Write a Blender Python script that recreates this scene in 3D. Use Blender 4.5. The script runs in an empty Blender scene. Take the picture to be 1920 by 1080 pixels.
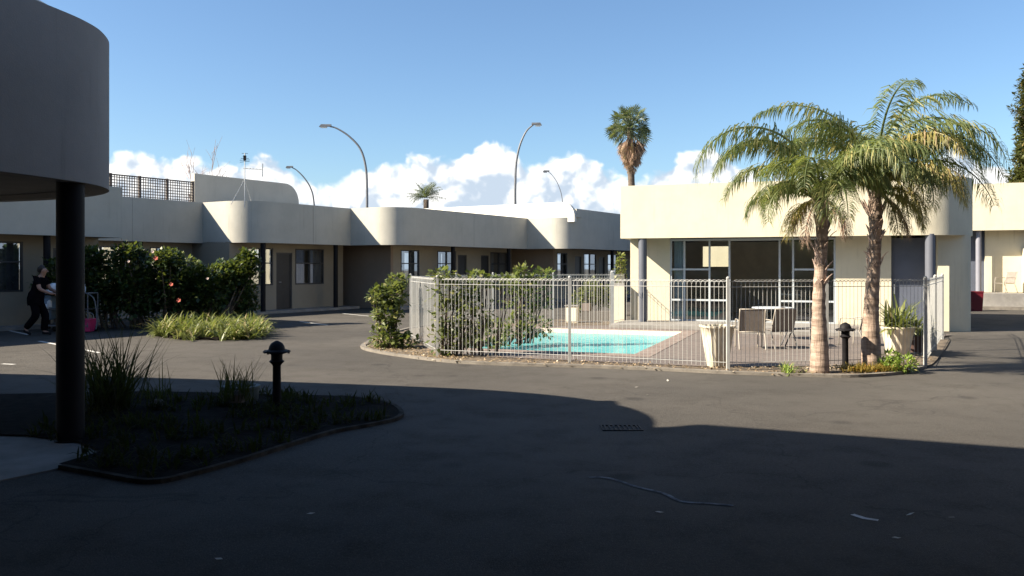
import bpy, bmesh, math, random
from mathutils import Vector, Matrix, noise as mnoise
R_ = math.radians
random.seed(7)
sc = bpy.context.scene
col = sc.collection

# ------------------------------------------------------------------ camera, sun, sky, exposure
CH = 1.6                      # eye height
F = 1600.0                    # focal length in photo pixels
HY = 500.0                    # horizon row
cam_d = bpy.data.cameras.new('camera')
cam = bpy.data.objects.new('camera', cam_d); col.objects.link(cam)
cam.location = (0, 0, CH); cam.rotation_euler = (R_(90), 0, 0)
cam_d.sensor_width = 36; cam_d.lens = 36*F/1920
cam_d.shift_y = -(540-HY)/1920
cam_d.clip_end = 3000; cam_d.clip_start = 0.05
sc.camera = cam
sc.view_settings.view_transform = 'Standard'
sc.view_settings.look = 'None'
sc.view_settings.gamma = 1.0
sc.view_settings.exposure = 1.6

TS = Vector((1.40, 0.30, -1.0)).normalized()      # direction the sunlight travels
S = -TS
sun_el = math.asin(S.z)
sd = bpy.data.lights.new('sun', 'SUN'); sd.energy = 5.0; sd.angle = R_(0.5); sd.color = (1.0, 0.90, 0.74)
sun = bpy.data.objects.new('sun', sd); col.objects.link(sun)
sun.rotation_euler = TS.to_track_quat('-Z', 'Y').to_euler()
sun.location = (-20, -5, 30)

world = bpy.data.worlds.new('World'); sc.world = world; world.use_nodes = True
wn, wl = world.node_tree.nodes, world.node_tree.links
wn.clear()

class NT:
    """tiny node helper"""
    def __init__(s, nodes, links): s.n, s.l = nodes, links
    def node(s, typ, **kw):
        nd = s.n.new(typ)
        for k, v in kw.items(): setattr(nd, k, v)
        return nd
    def put(s, sock, v):
        if v is None: return
        if isinstance(v, (int, float)): sock.default_value = v
        elif isinstance(v, (tuple, list)):
            if len(sock.default_value) == 4 and len(v) == 3: v = (*v, 1)
            sock.default_value = v
        else: s.l.new(v, sock)
    def math(s, op, a, b=None, c=None, clamp=False):
        nd = s.node('ShaderNodeMath', operation=op, use_clamp=clamp)
        for i, v in enumerate((a, b, c)):
            if v is not None: s.put(nd.inputs[i], v)
        return nd.outputs[0]
    def vmath(s, op, a, b=None):
        nd = s.node('ShaderNodeVectorMath', operation=op)
        s.put(nd.inputs[0], a)
        if b is not None: s.put(nd.inputs[1], b)
        return nd.outputs[0]
    def mix(s, f, a, b):
        nd = s.node('ShaderNodeMix', data_type='RGBA')
        s.put(nd.inputs[0], f); s.put(nd.inputs[6], a); s.put(nd.inputs[7], b)
        return nd.outputs[2]
    def noise(s, vec, scale, detail=4, rough=0.5, dist=0.0):
        nd = s.node('ShaderNodeTexNoise')
        if vec is not None: s.put(nd.inputs['Vector'], vec)
        nd.inputs['Scale'].default_value = scale; nd.inputs['Detail'].default_value = detail
        nd.inputs['Roughness'].default_value = rough; nd.inputs['Distortion'].default_value = dist
        return nd.outputs[0]
    def ramp(s, f, lo, hi, a=0.0, b=1.0, smooth=True):
        nd = s.node('ShaderNodeMapRange', interpolation_type='SMOOTHSTEP' if smooth else 'LINEAR')
        s.put(nd.inputs[0], f)
        for i, v in ((1, lo), (2, hi), (3, a), (4, b)): s.put(nd.inputs[i], v)
        return nd.outputs[0]

W = NT(wn, wl)
sky = W.node('ShaderNodeTexSky', sky_type='NISHITA')
sky.sun_disc = False; sky.sun_elevation = sun_el
sky.sun_rotation = math.atan2(S.x, S.y)
sky.air_density = 1.0; sky.dust_density = 0.7; sky.ozone_density = 1.6
tc = W.node('ShaderNodeTexCoord')
sep = W.node('ShaderNodeSeparateXYZ'); wl.new(tc.outputs['Generated'], sep.inputs[0])
X, Y, Z = sep.outputs
az = W.math('ARCTAN2', X, Y)
el = W.math('DIVIDE', Z, W.math('SQRT', W.math('ADD', W.math('MULTIPLY', X, X), W.math('MULTIPLY', Y, Y))))
u01 = W.ramp(az, -0.62, 0.62, 0, 1, smooth=False)
fc = W.node('ShaderNodeFloatCurve'); wl.new(u01, fc.inputs['Value'])
tops = [(0, 300), (205, 292), (270, 283), (350, 285), (410, 303), (450, 300), (490, 281), (545, 298), (600, 326), (640, 322), (680, 304),
        (760, 289), (800, 290), (850, 280), (900, 256), (955, 272), (1005, 308), (1040, 283), (1080, 282), (1140, 298),
        (1205, 322), (1240, 312), (1285, 284), (1340, 280), (1400, 300), (1440, 322), (1600, 300), (1740, 286), (1800, 276), (1850, 300), (1920, 312)]
cm = fc.mapping.curves[0]
pts = []
for px, py in tops:
    a = math.atan((px-960)/F); e = (HY-py)/F*math.cos(a)
    pts.append(((a+0.62)/1.24, e*4))
cm.points[0].location = (0, pts[0][1]); cm.points[1].location = (1, pts[-1][1])
for p in pts: cm.points.new(*p)
fc.mapping.update()
top = W.math('MULTIPLY', fc.outputs[0], 0.25)
comb = W.node('ShaderNodeCombineXYZ'); wl.new(az, comb.inputs[0]); wl.new(el, comb.inputs[1])
P2 = comb.outputs[0]
def puff(vec):
    wv = W.node('ShaderNodeTexNoise', noise_dimensions='2D'); W.put(wv.inputs['Vector'], vec); wv.inputs['Scale'].default_value = 30; wv.inputs['Detail'].default_value = 3
    v = W.vmath('ADD', vec, W.vmath('MULTIPLY', W.vmath('SUBTRACT', wv.outputs['Color'], (0.5, 0.5, 0.5)), (0.022, 0.022, 0)))
    vo = W.node('ShaderNodeTexVoronoi', feature='SMOOTH_F1', voronoi_dimensions='2D'); W.put(vo.inputs['Vector'], v)
    vo.inputs['Scale'].default_value = 19; vo.inputs['Smoothness'].default_value = 0.35
    vo.inputs['Detail'].default_value = 2.0; vo.inputs['Roughness'].default_value = 0.55; vo.inputs['Lacunarity'].default_value = 2.3
    n = W.noise(v, 60, 5, 0.6)
    big = W.noise(v, 11, 3, 0.5)
    h = W.math('MULTIPLY', W.math('SUBTRACT', 0.45, vo.outputs['Distance']), 1.1)
    h = W.math('ADD', h, W.math('MULTIPLY', W.math('SUBTRACT', n, 0.5), 0.55))
    return W.math('ADD', h, W.math('MULTIPLY', W.math('SUBTRACT', big, 0.5), 0.9))
h0 = puff(P2)
h1 = puff(W.vmath('ADD', P2, (-0.010, 0.011, 0)))
dens = W.math('ADD', W.math('MULTIPLY', W.math('SUBTRACT', top, el), 60.0), W.math('MULTIPLY', h0, 1.0))
mask = W.ramp(dens, -0.14, 0.48)
lowgrey = W.ramp(W.math('SUBTRACT', top, el), 0.025, 0.085)            # cloud bases are greyer than their tops
rel = W.math('ADD', W.math('MULTIPLY', W.math('SUBTRACT', h0, h1), 0.9), 0.55)
bright = W.math('SUBTRACT', rel, W.math('MULTIPLY', lowgrey, 0.72), clamp=True)
bright = W.ramp(W.math('ADD', bright, W.math('MULTIPLY', W.math('SUBTRACT', W.noise(P2, 9, 4, .55), .5), 1.3)), 0.0, 0.75)
ccol = W.mix(bright, (4.0, 4.7, 5.6), (8.6, 8.5, 8.3))
hor = W.ramp(el, -0.02, 0.0)
mask = W.math('MULTIPLY', W.math('MULTIPLY', mask, hor), 0.97)
skyc = W.mix(1.0, sky.outputs[0], sky.outputs[0])
tint = W.node('ShaderNodeMix', data_type='RGBA', blend_type='MULTIPLY')
tint.inputs[0].default_value = 1; wl.new(sky.outputs[0], tint.inputs[6]); tint.inputs[7].default_value = (0.84, 1.0, 1.14, 1)
final = W.mix(mask, tint.outputs[2], ccol)
bg = W.node('ShaderNodeBackground'); wl.new(final, bg.inputs[0]); bg.inputs[1].default_value = 0.052
wo = W.node('ShaderNodeOutputWorld'); wl.new(bg.outputs[0], wo.inputs[0])

# ------------------------------------------------------------------ helpers
def G(px, py, z=0.0):
    """point at height z seen at photo pixel (px,py)"""
    d = F*(CH-z)/(py-HY); return Vector(((px-960)/F*d, d, z))
def tag(o, label=None, cat=None, group=None, kind=None):
    if label: o['label'] = label
    if cat: o['category'] = cat
    if group: o['group'] = group
    if kind: o['kind'] = kind
    return o
def thing(name, label, cat, loc=(0, 0, 0), rz=0.0, group=None):
    o = bpy.data.objects.new(name, None); col.objects.link(o)
    o.location = loc; o.rotation_euler = (0, 0, rz); o.empty_display_size = 0.2
    return tag(o, label, cat, group)

class MB:
    def __init__(s): s.v, s.f, s.m = [], [], []
    def add(s, vs, fs, mi=0):
        b = len(s.v); s.v += [tuple(v) for v in vs]
        for f in fs: s.f.append(tuple(b+i for i in f)); s.m.append(mi)
    def box(s, x0, x1, y0, y1, z0, z1, mi=0):
        s.add([(x0,y0,z0),(x1,y0,z0),(x1,y1,z0),(x0,y1,z0),(x0,y0,z1),(x1,y0,z1),(x1,y1,z1),(x0,y1,z1)],
              [(0,3,2,1),(4,5,6,7),(0,1,5,4),(1,2,6,5),(2,3,7,6),(3,0,4,7)], mi)
    def obox(s, c, ax, ay, az_, mi=0):
        c = Vector(c); ax, ay, az_ = Vector(ax), Vector(ay), Vector(az_)
        vs = [c+ax*i+ay*j+az_*k for k in (-1,1) for (i,j) in ((-1,-1),(1,-1),(1,1),(-1,1))]
        s.add(vs, [(0,3,2,1),(4,5,6,7),(0,1,5,4),(1,2,6,5),(2,3,7,6),(3,0,4,7)], mi)
    def tube(s, pts, r, n=6, mi=0, cap=True):
        pts = [Vector(p) for p in pts]; N = len(pts)
        rs = r if isinstance(r, (list, tuple)) else [r]*N
        t0 = (pts[1]-pts[0]).normalized()
        up = Vector((0,0,1)) if abs(t0.z) < 0.9 else Vector((1,0,0))
        a = t0.cross(up).normalized(); vs = []
        for i, p in enumerate(pts):
            t = (pts[min(i+1,N-1)]-pts[max(i-1,0)]).normalized()
            a = (a - t*a.dot(t)).normalized(); b = t.cross(a)
            for k in range(n):
                th = 2*math.pi*k/n; vs.append(p + (a*math.cos(th)+b*math.sin(th))*rs[i])
        fs = [(i*n+k, i*n+(k+1)%n, (i+1)*n+(k+1)%n, (i+1)*n+k) for i in range(N-1) for k in range(n)]
        if cap: fs += [tuple(range(n-1,-1,-1)), tuple((N-1)*n+k for k in range(n))]
        s.add(vs, fs, mi)
    def lathe(s, prof, c=(0,0,0), n=24, mi=0, fn=None):
        vs = []
        for (r, z) in prof:
            for k in range(n):
                th = 2*math.pi*k/n; rr = r*(fn(th) if fn else 1)
                vs.append((c[0]+rr*math.cos(th), c[1]+rr*math.sin(th), c[2]+z))
        N = len(prof)
        fs = [(i*n+k, i*n+(k+1)%n, (i+1)*n+(k+1)%n, (i+1)*n+k) for i in range(N-1) for k in range(n)]
        fs += [tuple(range(n-1,-1,-1)), tuple((N-1)*n+k for k in range(n))]
        s.add(vs, fs, mi)
    def prism(s, poly, z0, z1, mi=0):
        n = len(poly)
        s.add([(x,y,z0) for x,y in poly]+[(x,y,z1) for x,y in poly],
              [tuple(range(n-1,-1,-1)), tuple(range(n,2*n))]+[(i,(i+1)%n,n+(i+1)%n,n+i) for i in range(n)], mi)
    def build(s, name, mats, parent=None, smooth=False, angle=None):
        me = bpy.data.meshes.new(name); me.from_pydata(s.v, [], s.f)
        if not isinstance(mats, (list, tuple)): mats = [mats]
        for m in mats: me.materials.append(m)
        if len(mats) > 1: me.polygons.foreach_set('material_index', s.m)
        if smooth: me.polygons.foreach_set('use_smooth', [True]*len(me.polygons))
        me.update()
        if smooth and angle: me.set_sharp_from_angle(angle=R_(angle))
        o = bpy.data.objects.new(name, me); col.objects.link(o)
        if parent is not None: o.parent = parent
        return o

def arc(cx, cy, r, a0, a1, n=14):
    return [(cx+r*math.cos(R_(a0+(a1-a0)*i/n)), cy+r*math.sin(R_(a0+(a1-a0)*i/n))) for i in range(n+1)]
def offset_path(path, d):
    """offset polyline to its left by d"""
    out = []; n = len(path)
    for i, p in enumerate(path):
        p = Vector(p)
        a = (p-Vector(path[i-1])).normalized() if i > 0 else None
        b = (Vector(path[i+1])-p).normalized() if i < n-1 else None
        if a is None: a = b
        if b is None: b = a
        na, nb = Vector((-a.y, a.x)), Vector((-b.y, b.x))
        m = (na+nb).normalized(); k = d/max(0.3, m.dot(na))
        out.append(p+m*k)
    return [tuple(v) for v in out]
def strip(mb, path, th, z0, z1, mi=0):
    inn = offset_path(path, th); n = len(path)
    vs = [(x,y,z0) for x,y in path]+[(x,y,z1) for x,y in path]+[(x,y,z0) for x,y in inn]+[(x,y,z1) for x,y in inn]
    fs = []
    for i in range(n-1):
        fs += [(i,i+1,n+i+1,n+i), (2*n+i+1,2*n+i,3*n+i,3*n+i+1), (n+i,n+i+1,3*n+i+1,3*n+i), (i+1,i,2*n+i,2*n+i+1)]
    fs += [(0,n,3*n,2*n), (n-1,3*n-1,4*n-1,2*n-1)]
    mb.add(vs, fs, mi)
def sheet(name, outer, holes, z, mat, parent=None, zfn=None):
    bm = bmesh.new(); edges = []
    for loop in [outer]+holes:
        vs = [bm.verts.new((p[0], p[1], z)) for p in loop]
        edges += [bm.edges.new((vs[i], vs[(i+1)%len(vs)])) for i in range(len(vs))]
    bmesh.ops.triangle_fill(bm, use_beauty=True, use_dissolve=False, edges=edges)
    for f in bm.faces:
        if f.normal.z < 0: f.normal_flip()
    me = bpy.data.meshes.new(name); bm.to_mesh(me); bm.free(); me.materials.append(mat)
    o = bpy.data.objects.new(name, me); col.objects.link(o)
    if parent: o.parent = parent
    return o
def smooth_path(pts, n=6, closed=False):
    P = [Vector(p) for p in pts]; out = []; N = len(P)
    rng = range(N) if closed else range(N-1)
    for i in rng:
        p0 = P[(i-1)%N] if closed or i > 0 else P[0]
        p1, p2 = P[i], P[(i+1)%N]
        p3 = P[(i+2)%N] if closed or i+2 < N else P[-1]
        for k in range(n):
            t = k/n
            out.append(0.5*((2*p1)+(-p0+p2)*t+(2*p0-5*p1+4*p2-p3)*t*t+(-p0+3*p1-3*p2+p3)*t**3))
    if not closed: out.append(P[-1])
    return out

# ------------------------------------------------------------------ materials
def mat(name, base, rough=0.6, var=0.12, vscale=3.0, bump=0.0, bscale=60, spec=0.4, metal=0.0, grime=None, gscale=1.2, detail=5):
    m = bpy.data.materials.new(name); m.use_nodes = True
    nt = NT(m.node_tree.nodes, m.node_tree.links); b = m.node_tree.nodes['Principled BSDF']
    co = nt.node('ShaderNodeTexCoord').outputs['Object']
    n = nt.noise(co, vscale, detail, 0.6)
    f = nt.ramp(n, 0.3, 0.7)
    lo = tuple(c*(1-var) for c in base); hi = tuple(min(1, c*(1+var)) for c in base)
    c = nt.mix(f, lo, hi)
    if grime is not None:
        g = nt.ramp(nt.noise(co, gscale, 6, 0.65), 0.52, 0.72, 0, 0.7)
        c = nt.mix(g, c, grime)
    nt.put(b.inputs['Base Color'], c)
    b.inputs['Roughness'].default_value = rough; b.inputs['Metallic'].default_value = metal
    b.inputs['Specular IOR Level'].default_value = spec
    if bump > 0:
        bn = nt.node('ShaderNodeBump'); bn.inputs['Strength'].default_value = bump; bn.inputs['Distance'].default_value = 0.02
        nt.put(bn.inputs['Height'], nt.noise(co, bscale, 4, 0.6)); nt.l.new(bn.outputs[0], b.inputs['Normal'])
    return m
def leafmat(name, c0, c1, c2=None, trans=0.35, rough=0.45, spec=0.35):
    m = bpy.data.materials.new(name); m.use_nodes = True
    nt = NT(m.node_tree.nodes, m.node_tree.links); b = m.node_tree.nodes['Principled BSDF']
    g = nt.node('ShaderNodeNewGeometry')
    r = g.outputs['Random Per Island']
    co = nt.node('ShaderNodeTexCoord').outputs['Object']
    n = nt.ramp(nt.noise(co, 2.2, 3), 0.35, 0.65)
    f = nt.math('MULTIPLY_ADD', r, 0.6, nt.math('MULTIPLY', n, 0.4))
    c = nt.mix(f, c0, c1)
    if c2: c = nt.mix(nt.ramp(r, 0.86, 0.93), c, c2)
    nt.put(b.inputs['Base Color'], c); b.inputs['Roughness'].default_value = rough; b.inputs['Specular IOR Level'].default_value = spec
    t = nt.node('ShaderNodeBsdfTranslucent'); nt.put(t.inputs[0], nt.mix(0.5, c, (0.30, 0.36, 0.05)))
    mx = nt.node('ShaderNodeMixShader'); mx.inputs[0].default_value = trans
    nt.l.new(b.outputs[0], mx.inputs[1]); nt.l.new(t.outputs[0], mx.inputs[2])
    nt.l.new(mx.outputs[0], m.node_tree.nodes['Material Output'].inputs[0])
    return m

def wallmat(name, base, streak=0.42):
    """painted render: faint trowel mottling, rain streaks running down from the parapet"""
    m = bpy.data.materials.new(name); m.use_nodes = True
    nt = NT(m.node_tree.nodes, m.node_tree.links); b = m.node_tree.nodes['Principled BSDF']
    co = nt.node('ShaderNodeTexCoord').outputs['Object']
    f = nt.ramp(nt.noise(co, 1.3, 6, 0.65), 0.3, 0.7)
    c = nt.mix(f, tuple(x*0.93 for x in base), tuple(min(1, x*1.04) for x in base))
    st = nt.vmath('MULTIPLY', co, (9.0, 9.0, 0.55))
    s_ = nt.ramp(nt.noise(st, 1.0, 5, 0.7), 0.54, 0.78, 0, streak)
    c = nt.mix(s_, c, tuple(x*0.55 for x in base))
    nt.put(b.inputs['Base Color'], c); b.inputs['Roughness'].default_value = 0.75; b.inputs['Specular IOR Level'].default_value = 0.25
    bn = nt.node('ShaderNodeBump'); bn.inputs['Strength'].default_value = 0.25; bn.inputs['Distance'].default_value = 0.01
    nt.put(bn.inputs['Height'], nt.math('ADD', nt.noise(co, 70, 4, 0.6), nt.math('MULTIPLY', nt.noise(co, 3, 3), 2.0)))
    nt.l.new(bn.outputs[0], b.inputs['Normal'])
    return m

M = {}
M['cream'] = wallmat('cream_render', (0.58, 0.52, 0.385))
M['stone'] = wallmat('stone_grey_render', (0.43, 0.41, 0.355))
M['grey_render'] = wallmat('canopy_render', (0.24, 0.225, 0.21))
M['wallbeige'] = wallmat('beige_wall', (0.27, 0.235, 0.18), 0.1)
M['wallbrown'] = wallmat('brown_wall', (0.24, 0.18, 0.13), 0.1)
M['soffit'] = mat('soffit_board', (0.16, 0.155, 0.15), 0.8, 0.08)
M['roof'] = mat('roof_membrane', (0.35, 0.34, 0.32), 0.8, 0.15)
M['bluegrey'] = mat('blue_grey_paint', (0.085, 0.095, 0.125), 0.45, 0.08)
M['post'] = mat('dark_post_paint', (0.012, 0.011, 0.012), 0.6, 0.1, spec=0.12)
M['frame'] = mat('window_frame_dark', (0.045, 0.045, 0.048), 0.45, 0.08)
M['alu'] = mat('pale_aluminium', (0.42, 0.45, 0.47), 0.4, 0.05, metal=0.0)
M['mast'] = mat('mast_grey', (0.13,0.135,0.145), 0.5, 0.12, 8)
M['steel'] = mat('galvanised_steel', (0.44, 0.45, 0.45), 0.5, 0.12, 8, metal=0.25)
M['fence'] = mat('fence_powdercoat', (0.39, 0.385, 0.365), 0.45, 0.08, 6)
M['black'] = mat('black_iron', (0.012, 0.011, 0.012), 0.6, 0.3, 9, bump=0.2, spec=0.12)
M['door'] = mat('dark_door', (0.025, 0.024, 0.026), 0.45, 0.15)
M['curtain'] = mat('curtain_fabric', (0.34, 0.34, 0.36), 0.9, 0.1, 5)
M['lattice'] = mat('lattice_wood', (0.075, 0.062, 0.055), 0.8, 0.25, 6)
M['concrete'] = mat('concrete', (0.23, 0.215, 0.195), 0.85, 0.18, 2.5, 0.3, 90, grime=(0.14, 0.13, 0.11))
M['kerb'] = mat('kerb_concrete', (0.17, 0.15, 0.125), 0.9, 0.25, 4, 0.4, 60, grime=(0.12, 0.11, 0.09), gscale=3)
M['trunk'] = mat('palm_bark', (0.30, 0.225, 0.175), 0.9, 0.35, 9, 0.8, 30, grime=(0.14, 0.10, 0.075), gscale=5)
def ringbark():
    m = bpy.data.materials.new('ringed_palm_trunk'); m.use_nodes = True
    nt = NT(m.node_tree.nodes, m.node_tree.links); b = m.node_tree.nodes['Principled BSDF']
    co = nt.node('ShaderNodeTexCoord').outputs['Object']
    rg = nt.noise(nt.vmath('MULTIPLY', co, (2.0, 2.0, 13.0)), 1.0, 5, .65)
    fb = nt.noise(nt.vmath('MULTIPLY', co, (34.0, 34.0, 3.0)), 1.0, 4, .7)
    c = nt.mix(nt.ramp(rg, .38, .62), (0.20,0.145,0.11), (0.40,0.305,0.24))
    c = nt.mix(nt.ramp(fb, .45, .7, 0, .6), c, (0.12,0.085,0.06))
    c = nt.mix(nt.ramp(nt.noise(co, 4, 4, .6), .55, .7, 0, .5), c, (0.46,0.37,0.30))
    nt.put(b.inputs['Base Color'], c); b.inputs['Roughness'].default_value = .9; b.inputs['Specular IOR Level'].default_value = .15
    bn = nt.node('ShaderNodeBump'); bn.inputs['Strength'].default_value = 1.0; bn.inputs['Distance'].default_value = .02
    nt.put(bn.inputs['Height'], nt.math('ADD', rg, nt.math('MULTIPLY', fb, .6))); nt.l.new(bn.outputs[0], b.inputs['Normal']); return m
M['ringtrunk'] = ringbark()
M['bark'] = mat('bark', (0.10, 0.075, 0.055), 0.9, 0.3, 9, 0.6, 30)
M['deadfrond'] = leafmat('dead_frond', (0.26, 0.17, 0.12), (0.42, 0.29, 0.22), None, 0.2, 0.8)
M['frond'] = leafmat('palm_leaf', (0.060, 0.090, 0.036), (0.20, 0.225, 0.085), (0.38, 0.34, 0.14), 0.45)
M['frondyellow'] = leafmat('yellowing_palm_leaf', (0.17, 0.16, 0.040), (0.36, 0.28, 0.10), (0.38, 0.26, 0.14), 0.35)
M['fan'] = leafmat('fan_palm_leaf', (0.045, 0.07, 0.035), (0.14, 0.17, 0.085), (0.2, 0.19, 0.1), 0.25)
M['bush'] = leafmat('hibiscus_leaf', (0.008, 0.020, 0.006), (0.035, 0.065, 0.015), (0.14, 0.16, 0.05), 0.25)
M['vine'] = leafmat('vine_leaf', (0.045, 0.068, 0.020), (0.16, 0.18, 0.055), (0.30, 0.28, 0.11), 0.35)
M['strap'] = leafmat('strap_leaf', (0.075, 0.10, 0.022), (0.21, 0.22, 0.070), (0.38, 0.31, 0.15), 0.3)
M['flax'] = leafmat('flax_leaf', (0.012, 0.016, 0.007), (0.035, 0.038, 0.018), (0.07, 0.055, 0.03), 0.2, 0.6, 0.1)
M['tuft'] = leafmat('bright_grass', (0.12, 0.20, 0.03), (0.32, 0.42, 0.08), (0.5, 0.45, 0.15), 0.35)
M['drygrass'] = leafmat('dry_moss_grass', (0.20, 0.14, 0.03), (0.40, 0.29, 0.07), (0.42, 0.16, 0.03), 0.3)
M['conifer'] = leafmat('conifer_leaf', (0.035, 0.045, 0.012), (0.10, 0.10, 0.03), (0.16, 0.12, 0.04), 0.15)
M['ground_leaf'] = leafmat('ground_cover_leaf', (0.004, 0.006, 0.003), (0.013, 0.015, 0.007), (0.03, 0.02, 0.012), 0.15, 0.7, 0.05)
M['flower'] = mat('flower_petal', (0.70, 0.16, 0.10), 0.6, 0.3, 8)
M['flowerpink'] = mat('pink_petal', (0.85, 0.62, 0.50), 0.6, 0.2, 8)
M['twig'] = mat('twig', (0.32, 0.22, 0.18), 0.9, 0.2)
M['pot'] = mat('pot_glaze', (0.60, 0.53, 0.41), 0.55, 0.12, 4, grime=(0.33, 0.27, 0.20), gscale=3)
M['litter'] = leafmat('dry_leaf', (0.20, 0.13, 0.07), (0.45, 0.33, 0.2), (0.6, 0.52, 0.4), 0.1, 0.9)
M['paleleaf'] = mat('pale_leaf', (0.45, 0.42, 0.36), 0.8, 0.2)
M['sling'] = mat('sling_fabric', (0.20, 0.17, 0.145), 0.85, 0.12, 12)
M['chairmetal'] = mat('chair_frame', (0.30, 0.265, 0.22), 0.45, 0.08)
M['darkchair'] = mat('dark_chair', (0.05, 0.05, 0.055), 0.5, 0.1)
M['skin'] = mat('skin', (0.30, 0.17, 0.12), 0.55, 0.06)
M['hair'] = mat('hair', (0.02, 0.014, 0.012), 0.6, 0.2, 30)
M['uniform'] = mat('black_uniform', (0.005, 0.0045, 0.006), 0.95, 0.25, 6, 0.3, 25, spec=0.02)
M['white'] = mat('white_linen', (0.68, 0.72, 0.76), 0.85, 0.08, 6, 0.4, 14)
M['pink'] = mat('pink_plastic', (0.50, 0.035, 0.13), 0.4, 0.08)
M['redbin'] = mat('red_plastic', (0.10, 0.006, 0.012), 0.45, 0.12)
M['cartblue'] = mat('blue_grey_cloth', (0.15, 0.22, 0.30), 0.85, 0.2, 5)
M['paint'] = mat('worn_road_paint', (0.52, 0.50, 0.46), 0.8, 0.3, 14)
M['lens'] = mat('lamp_lens', (0.6, 0.6, 0.55), 0.2, 0.05)
M['tile'] = mat('pool_tile', (0.72, 0.56, 0.46), 0.4, 0.1, 6)
M['poolpaint'] = mat('pool_paint', (0.14, 0.62, 0.68), 0.6, 0.06, 1.5)
M['interior'] = mat('interior_wall', (0.62, 0.57, 0.48), 0.9, 0.08)

def glassmat(name, tintc=(0.75, 0.8, 0.82), refl=0.28):
    m = bpy.data.materials.new(name); m.use_nodes = True; n = m.node_tree.nodes; l = m.node_tree.links; n.clear()
    nt = NT(n, l)
    gl = nt.node('ShaderNodeBsdfGlossy'); gl.inputs['Roughness'].default_value = 0.02; gl.inputs[0].default_value = (0.9, 0.95, 1, 1)
    co = nt.node('ShaderNodeTexCoord').outputs['Object']
    bn = nt.node('ShaderNodeBump'); bn.inputs['Strength'].default_value = 0.06; bn.inputs['Distance'].default_value = 0.02
    nt.put(bn.inputs['Height'], nt.noise(co, 1.6, 2)); l.new(bn.outputs[0], gl.inputs['Normal'])
    tr = nt.node('ShaderNodeBsdfTransparent'); tr.inputs[0].default_value = (*tintc, 1)
    fr = nt.node('ShaderNodeFresnel'); fr.inputs[0].default_value = 1.5
    mx = nt.node('ShaderNodeMixShader'); nt.put(mx.inputs[0], nt.math('ADD', fr.outputs[0], refl, clamp=True))
    l.new(tr.outputs[0], mx.inputs[1]); l.new(gl.outputs[0], mx.inputs[2])
    o = nt.node('ShaderNodeOutputMaterial'); l.new(mx.outputs[0], o.inputs[0]); return m
M['glass'] = glassmat('window_glass', (0.55, 0.6, 0.62), 0.30)
M['clearglass'] = glassmat('clear_glass', (0.80, 0.84, 0.82), 0.07)

def watermat():
    m = bpy.data.materials.new('pool_water'); m.use_nodes = True; n = m.node_tree.nodes; l = m.node_tree.links; n.clear()
    nt = NT(n, l); co = nt.node('ShaderNodeTexCoord').outputs['Object']
    gl = nt.node('ShaderNodeBsdfGlossy'); gl.inputs['Roughness'].default_value = 0.03
    bn = nt.node('ShaderNodeBump'); bn.inputs['Strength'].default_value = 0.5; bn.inputs['Distance'].default_value = 0.02
    nt.put(bn.inputs['Height'], nt.noise(co, 7, 4)); l.new(bn.outputs[0], gl.inputs['Normal'])
    tr = nt.node('ShaderNodeBsdfTransparent'); tr.inputs[0].default_value = (0.72, 0.97, 0.97, 1)
    fr = nt.node('ShaderNodeFresnel'); fr.inputs[0].default_value = 1.33; l.new(bn.outputs[0], fr.inputs['Normal'])
    mx = nt.node('ShaderNodeMixShader'); nt.put(mx.inputs[0], nt.math('MULTIPLY', fr.outputs[0], 0.42))
    df = nt.node('ShaderNodeBsdfDiffuse'); nt.put(df.inputs[0], nt.mix(nt.ramp(nt.noise(co, 1.2, 4, .6, .8), .3, .7), (0.12,0.42,0.43), (0.23,0.56,0.54)))   # light scattered back by the water
    m2 = nt.node('ShaderNodeMixShader'); m2.inputs[0].default_value = 0.6; l.new(tr.outputs[0], m2.inputs[1]); l.new(df.outputs[0], m2.inputs[2])
    l.new(m2.outputs[0], mx.inputs[1]); l.new(gl.outputs[0], mx.inputs[2])
    o = nt.node('ShaderNodeOutputMaterial'); l.new(mx.outputs[0], o.inputs[0]); return m
M['water'] = watermat()

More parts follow.
